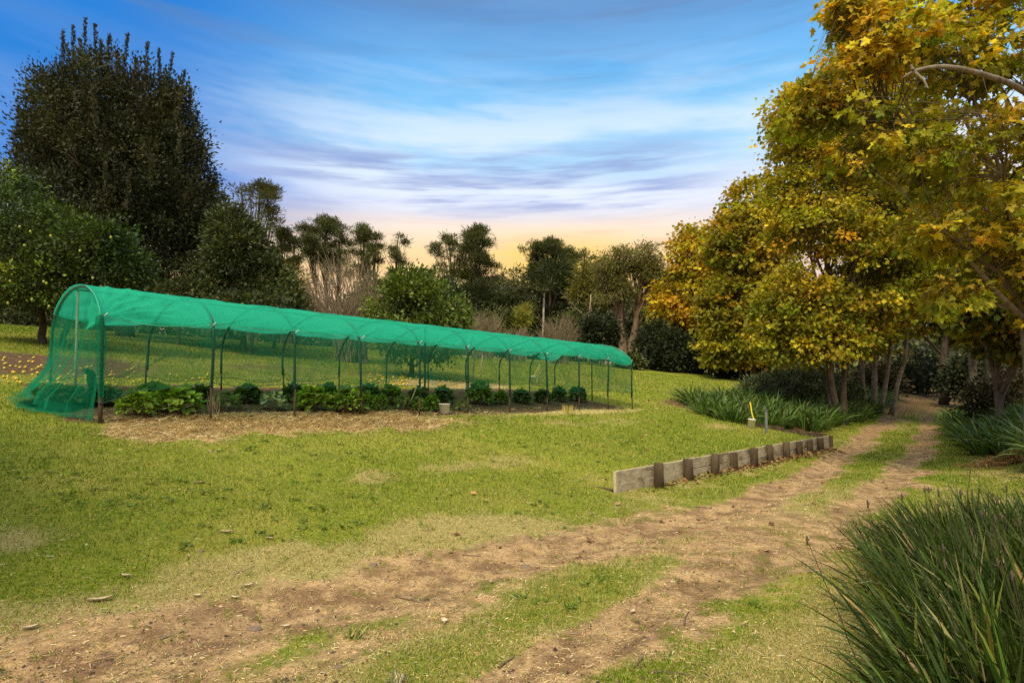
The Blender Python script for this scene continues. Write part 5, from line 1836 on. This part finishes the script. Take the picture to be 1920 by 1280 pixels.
def left_bed(u, v):
    vmin = np.interp(u, [20.9, 23, 25.6, 31, 46], [7.5, 7.0, 6.5, 6.6, 7.7])
    vmax = np.interp(u, [20.9, 22, 24.2, 28, 46], [8.6, 9.9, 11.6, 11.5, 11])
    return vmin < v < vmax


for u, v in poisson(left_bed, 20.9, 44, 6, 12, .44, 190):
    x, y = xy_of(u, v)
    put_strappy(x, y, random.uniform(1.3, 1.75), 'dark green strappy plant massed in the bed left of the drive', 'strappy plants left of the drive')


def right_bed(u, v):
    vmax = np.interp(u, [14.5, 17, 20, 26, 36], [-.5, .5, 1.2, 2.5, 3.9])
    vmin = np.interp(u, [14.5, 18, 36], [-1.0, -2.6, .8])
    return vmin < v < vmax


for u, v in poisson(right_bed, 14.5, 36, -4, 4, .50, 110):
    x, y = xy_of(u, v)
    put_strappy(x, y, random.uniform(1.35, 1.85), 'dark green strappy plant massed in the bed right of the drive', 'strappy plants right of the drive')

for px, label in ((1255, 'strappy tuft at the field edge left of the golden plane trunk'), (1312, 'strappy tuft at the field edge right of the golden plane trunk')):
    g = on_ground(px, 52)
    put_strappy(g.x, g.y, 1.6, label, None)

# leafy greyish shrubs behind the strappy bed
SHR = [(.085, .105, .048, 4), (.06, .078, .034, 3), (.13, .15, .075, 2)]
b0 = on_ground(1465, 29)
tree('leafy_shrub', b0, 'wide grey green leafy shrub between the strappy bed and the big plane trunk', 'shrub', [E(1450, 730, 60, 24, 29, 1.6), E(1420, 738, 50, 20, 28, 1.3), E(1500, 722, 55, 30, 29.5, 1.6), E(1465, 712, 34, 18, 29.5, 1.2)], 230, 30, .34, tpl_rhomb(.16, .06), .22, SHR, M['leaf_glossy'], 'bark',
     r0=.05, n_limb=14, twigs=.5, shell=.25, gap=.25, flat=.7, droop=-.15, up=.5)
b0 = on_ground(1545, 31)
tree('leafy_shrub', b0, 'dark leafy shrub right behind the big plane trunk', 'shrub', [E(1540, 725, 46, 26, 31, 1.4), E(1580, 735, 30, 20, 31, 1.2)], 120, 30, .36, tpl_rhomb(.16, .06), .22, BUSHG, M['leaf_glossy'], 'bark',
     r0=.05, n_limb=8, twigs=.5, shell=.25, gap=.25, flat=.7, droop=-.1, up=.5)
bush(1880, 740, 60, 42, 23, 'dark brownish bush under the leaning plane, right of the drive', [(.06, .045, .02, 3), (.045, .05, .018, 3), (.09, .06, .03, 1)], 140, 30, .16, .36)
bush(1720, 700, 50, 34, 50, 'dark bush closing the end of the drive on the left', BUSHD, 110)
bush(1825, 705, 50, 36, 40, 'dark bush right of the dark trunk at the end of the drive', BUSHD, 120)
bush(1640, 715, 40, 26, 42, 'brownish bush behind the many stemmed plane tree', [(.08, .055, .02, 3), (.055, .05, .018, 3)], 100, 30, .26)


# ------------------------------------------------------------------ the big tussock of strappy grass at the lower right
def tussock():
    root_p = Vector((3.15, 3.75, h1(3.15, 3.75)))
    root = empty('tall_grass_clump', root_p, 'big dark tussock of long strappy grass at the near edge of the drive', 'grass clump')
    cs = [(2.55, 3.35, .40, .85), (2.35, 2.75, .32, .8), (2.95, 4.1, .40, .9), (3.05, 3.35, .42, 1.0), (3.75, 3.6, .5, 1.05), (3.35, 4.2, .5, 1.0), (4.3, 4.4, .6, 1.05), (3.9, 5.0, .5, .95), (4.9, 5.3, .6, .95), (2.65, 3.05, .3, .85), (3.4, 2.85, .4, 1.0),
          (4.2, 5.7, .5, .9), (4.5, 6.0, .5, .85), (5.5, 6.3, .6, .85), (2.15, 3.1, .25, .6), (2.0, 2.6, .28, .7), (4.9, 5.9, .5, .85), (5.3, 4.6, .6, 1.05), (3.55, 5.25, .35, .75), (4.3, 3.5, .5, 1.1), (2.9, 2.7, .3, .9)]
    B, D, L, Wd, Dr = [], [], [], [], []
    for x, y, r, l in cs:
        n = int(430 * r / .5)
        th = rng.uniform(0, 2 * np.pi, n)
        rr = r * np.sqrt(rng.uniform(0, 1, n))
        px_, py_ = x + rr * np.cos(th), y + rr * np.sin(th)
        B.append(np.stack([px_, py_, H(px_, py_) - .02], -1))
        ln = (rr / r) * rng.uniform(.1, .8, n) + rng.uniform(0, .28, n)
        D.append(np.stack([np.cos(th) * ln - .16, np.sin(th) * ln - .02, np.ones(n)], -1) + rng.normal(0, .10, (n, 3)))
        L.append(l * 1.16 * rng.uniform(.5, 1.08, n))
        Wd.append(rng.uniform(.009, .029, n))
        Dr.append(rng.uniform(.02, .55, n) * (.5 + .9 * rr / r))
    B, D, L, Wd, Dr = [np.concatenate(q) for q in (B, D, L, Wd, Dr)]
    n = len(B)
    pal = [(.038, .066, .010, 5), (.027, .047, .009, 4), (.074, .112, .016, 2.5), (.15, .18, .028, .8), (.34, .26, .12, .7)]
    straps('leaf_blades', B, D, L, Wd, Dr, pick(pal, n, .24), M['leaf'], root, seg=6, offset=root_p)
    nb_ = 900
    j = rng.integers(0, n, nb_)
    D2 = D[j] + rng.normal(0, .7, (nb_, 3))
    D2[:, 2] = np.abs(D2[:, 2]) * .6 + .1
    straps('dead_thatch', B[j], D2, L[j] * rng.uniform(.3, .75, nb_), .009, rng.uniform(.2, .7, nb_), pick([(.36, .27, .13, 2), (.24, .17, .08, 2), (.48, .40, .24, 1)], nb_, .2), M['dry'], root, seg=5, offset=root_p)
    # wispy seed stems with dark heads
    for k in range(40):
        x, y, r, l = cs[[0, 2, 4, 3, 5, 8, 9, 11, 6][k % 9]]
        a = np.array([x + rng.normal(0, r * .5), y + rng.normal(0, r * .5), 0])
        a[2] = h1(a[0], a[1])
        e = a + (rng.uniform(-.38, .12), rng.normal(0, .15), l * rng.uniform(.85, 1.12))
        p = jitter_path(a, e, 8, .05)
        st = MB().tube(p, np.linspace(.0035, .0018, 8), 4, False).build('seed_stem', M['bark_dark'], root, offset=root_p)
        hd = MB()
        q = p[-1]
        hd.tube([q - (0, 0, .03), q - (0, 0, .012), q, q + (0, .004, .014), q + (.004, .006, .03)], [.001, .006, .004, .007, .001], 6)
        hd.tube([q - (.004, 0, .01), q + (.012, .006, .004), q + (.020, .012, .012)], [.001, .005, .001], 5)
        hd.build('seed_head', M['bark_dark'], st, offset=root_p)


tussock()
# the finer grass along its far edge
n = 1500
px_, py_ = rng.uniform(4.0, 7.2, n), rng.uniform(5.9, 7.6, n)
th = rng.uniform(0, 2 * np.pi, n)
o = straps('edge_grass', np.stack([px_, py_, H(px_, py_)], -1), np.stack([np.cos(th) * .5, np.sin(th) * .5, np.ones(n)], -1), rng.uniform(.15, .42, n), .007, rng.uniform(.05, .4, n), pick([(.10, .13, .03, 3), (.17, .18, .05, 2), (.30, .26, .12, 1)], n), M['grass'])
tag(o, 'finer unmown grass fringing the big tussock', 'grass', kind='stuff')
g = G(1880, 872)
n = 1400
th = rng.uniform(0, 2 * np.pi, n)
rr = np.abs(rng.normal(0, .5, n))
ps = np.stack([g.x + .15 + rr * np.cos(th) * 1.3, g.y + rr * np.sin(th) * .7, np.zeros(n)], -1)
ps[:, 2] = H(ps[:, 0], ps[:, 1]) + np.maximum(0, .30 * (1 - rr)) * rng.uniform(0, 1, n)
o = straps('dry_frond_heap', ps, np.stack([np.cos(th * 3), np.sin(th * 3), rng.normal(.15, .25, n)], -1), rng.uniform(.12, .3, n), .014, rng.uniform(0, .3, n), pick([(.30, .165, .06, 3), (.20, .11, .045, 3), (.40, .25, .10, 1)], n), M['dry'], offset=g)
o.location = g
tag(o, 'heap of rusty brown dead fronds beside the right hand strappy bed', 'dead fronds')


# ------------------------------------------------------------------ fallen lemons
def lemon_mesh():
    b = MB()
    r = .036
    b.lathe((0, 0, 0), [(.001, -r * 1.3), (r * .45, -r * 1.05), (r * .86, -r * .55), (r, 0), (r * .88, r * .55), (r * .45, r * 1.02), (.001, r * 1.22)], 10)
    return b.build('fallen_lemon', M['lemon'])


first = lemon_mesh()
spots = []
def lemon_area(n, x0, x1, y0, y1):
    for _ in range(n):
        spots.append((rng.uniform(x0, x1), rng.uniform(y0, y1)))
lemon_area(24, 2, 92, 688, 722)
lemon_area(10, 4, 80, 668, 690)
lemon_area(40, 105, 270, 688, 724)
lemon_area(12, 270, 400, 700, 722)
lemon_area(60, 690, 800, 702, 724)
lemon_area(20, 800, 880, 708, 724)
for i, (px, py) in enumerate(spots):
    g = G(px, py)
    o = first if i == 0 else first.copy()
    if i:
        COL.objects.link(o)
    k = random.uniform(.75, 1.1) * (1.1 if px > 600 else .82)
    o.location = g + Vector((0, 0, .03))
    o.scale = (k, k, k)
    o.rotation_euler = (random.uniform(1.1, 2.0), random.uniform(-.3, .3), random.uniform(0, 6.28))
    if px < 420:
        tag(o, 'yellow lemon fallen on the dark soil near the lemon tree', 'lemon', 'lemons fallen by the lemon tree')
    else:
        tag(o, 'yellow fruit fallen on the grass under the citrus tree', 'fruit', 'fruit fallen under the citrus tree')


# ------------------------------------------------------------------ sticks, bark and stones on the ground
def stick(px0, py0, px1, py1, r, label, mat='bark', fork=False):
    a, e = G(px0, py0), G(px1, py1)
    a.z += r * .8
    e.z += r * .9
    b = MB()
    p = jitter_path(a, e, 9, .07)
    p[:, 2] = np.maximum(p[:, 2], H(p[:, 0], p[:, 1]) + r * .6)
    b.tube(p, np.linspace(r, r * .5, 9), 6)
    if fork:
        q = p[5] + np.array([.06, .08, .015])
        b.tube(jitter_path(p[4], q, 4, .1), np.linspace(r * .6, r * .3, 4), 5)
    o = b.build('fallen_stick', M[mat], offset=a)
    o.location = a
    tag(o, label, 'stick')


stick(743, 1119, 793, 1131, .008, 'dark forked stick on bare soil in the left wheel rut', fork=True)
stick(866, 1041, 902, 1044, .006, 'short dark stick lying crosswise at the top of the left rut')
stick(1218, 1261, 1296, 1266, .007, 'dark stick at the bottom edge, left of the tussock')
stick(935, 1253, 965, 1232, .009, 'stick half buried at the lower end of the green strip')
stick(1190, 1252, 1205, 1234, .011, 'stubby bark piece standing out in the right rut', 'bark_gum')
stick(1305, 951, 1335, 953, .010, 'thin stick on the drive in front of the timber wall')
stick(438, 1078, 478, 1062, .008, 'pale stick on patchy grass left of the rut', 'bark_pale')
stick(300, 1201, 345, 1185, .007, 'curved dark twig at the lower left edge of the rut')
stick(1283, 1172, 1292, 1148, .008, 'curled twig beside the right rut')
stick(1185, 1208, 1215, 1212, .005, 'thin twig lying in the right rut near the curled twig')


def bark_strip(px, py, L, Wd, rz, label, pal=(.62, .52, .36)):
    g = G(px, py)
    m, k = 12, 5
    t, s = np.linspace(-.5, .5, m), np.linspace(-.5, .5, k)
    x = t[:, None] * L + 0 * s[None, :]
    y = s[None, :] * Wd * (1 - (2 * np.abs(t[:, None])) ** 2.2 * .95) + .10 * L * (t[:, None] * 2) ** 2
    z = .012 + .10 * L * (t[:, None] * 2) ** 2 * .5 + 2.2 * (s[None, :] ** 2) * Wd * .6
    c, s_ = math.cos(rz), math.sin(rz)
    v = np.stack([x * c - y * s_, x * s_ + y * c, z], -1).reshape(-1, 3)
    v2 = v + (0, 0, .003)
    b = MB()
    f = [(i * k + j, (i + 1) * k + j, (i + 1) * k + j + 1, i * k + j + 1) for i in range(m - 1) for j in range(k - 1)]
    b.add(v, [q[::-1] for q in f])
    b.add(v2, f)
    o = b.build('bark_curl', M['curl'])
    o.location = g
    tag(o, label, 'dry leaf')


M['curl'] = solid_mat('dry_curl', (.46, .36, .22), (.62, .51, .34), 40, .8, .3)
for a in [(188, 1128, .17, .045, .55, 'largest pale curled dry leaf, lower left on the dark grass'), (465, 1101, .11, .03, .7, 'pale curled dry leaf on the grass above the left rut'),
          (440, 1124, .09, .03, -.3, 'small pale dry leaf at the edge of the left rut'), (57, 1181, .10, .035, .8, 'pale dry leaf at the far lower left'),
          (370, 1120, .08, .03, .1, 'short brown dry leaf on the worn grass'), (833, 1169, .09, .05, 1.9, 'whitish dry leaf at the left end of the green strip'),
          (425, 1000, .14, .04, .05, 'pale dry leaf on the worn patch, higher on the lawn'), (505, 1012, .10, .03, -.1, 'thin pale dry leaf right of the worn patch'),
          (235, 1083, .10, .035, -.2, 'dim dry leaf in the shaded lawn corner'), (1187, 1150, .08, .03, 1.0, 'small tan dry leaf in the right rut'),
          (536, 1178, .08, .03, .3, 'tan dry leaf right of the flat stone'), (374, 907, .14, .03, .5, 'pale sliver of bark on the green lawn')]:
    bark_strip(*a)


def stone(px, py, wpx, label):
    g = G(px, py)
    r = wpx * g.y / FPX / 2
    th = np.linspace(0, 2 * np.pi, 11)[:-1]
    pr = []
    rad = rng.uniform(.75, 1.15, 10)
    for s_, z in ((1.0, -.2), (1.0, .12), (.82, .34), (.45, .42)):
        pr.append(np.stack([r * s_ * rad * np.cos(th), r * s_ * rad * np.sin(th) * .7, np.full(10, z * r) + rng.normal(0, .03 * r, 10)], -1))
    v = np.concatenate(pr)
    f = [(i * 10 + j, i * 10 + (j + 1) % 10, (i + 1) * 10 + (j + 1) % 10, (i + 1) * 10 + j) for i in range(3) for j in range(10)] + [tuple(range(30, 40))]
    b = MB()
    b.add(v, f)
    o = b.build('stone', M['stone'], smooth_=False)
    o.location = g
    tag(o, label, 'stone')


for a in [(476, 1181, 30, 'flat grey stone set in the bare soil of the left rut'), (700, 1060, 18, 'small brown stone at the upper end of the left rut'), (985, 1064, 22, 'brown stone at the top of the green strip'),
          (820, 1135, 12, 'tiny brown stone beside the forked stick'), (376, 1034, 12, 'reddish stone on the worn grass'), (635, 1251, 16, 'dark stone at the bottom near the bleached tuft'), (548, 1275, 14, 'grey stone on the bottom edge of the rut')]:
    stone(*a)

# ------------------------------------------------------------------ power pole and lines
Yp = 66
g = on_ground(1017, Yp)
pp = empty('power_pole', g, 'slim timber power pole with one crossarm beyond the tunnel', 'power pole')
tp = P(1020.5, 540, Yp) - g
MB().tube([(0, 0, -.5), tuple(tp * .5), tuple(tp)], [.15, .125, .10], 10).build('pole', M['pole_wood'], pp)
ca = tp - Vector((0, 0, .25))
MB().box((ca.x, ca.y - .17, ca.z), (.95, .12, 0), (0, .045, 0), (0, 0, .038), .008).build('crossarm', M['pole_wood'], pp, smooth_=False)
for s_ in (-.85, -.45, .45, .85):
    MB().lathe((ca.x + s_, ca.y - .17 + s_ * .126, ca.z + .065), [(.015, 0), (.03, .02), (.02, .04), (.035, .06), (.02, .09), (.004, .10)], 10).build('insulator', M['white'], pp)
MB().tube([tuple(ca + Vector((-.5, -.14, -.02))), tuple(ca + Vector((0, -.12, -.75)))], .02, 5).build('brace', M['steel'], pp)
for i, (s_, e, lab) in enumerate(((-.85, (770, 506), 'upper power line running left from the power pole behind the pines'), (.85, (770, 519), 'lower power line running left from the power pole behind the pines'))):
    a = np.array(g + ca + Vector((s_, -.17 + s_ * .126, .2)))
    q = np.array(P(e[0], e[1], 74))
    t = np.linspace(0, 1, 24)[:, None]
    p = a * (1 - t) + q * t
    p[:, 2] -= .55 * 4 * (t[:, 0] * (1 - t[:, 0]))
    o = MB().tube(p, .022, 5).build('power_line', M['wire'], offset=a)
    o.location = a
    tag(o, lab, 'power line')
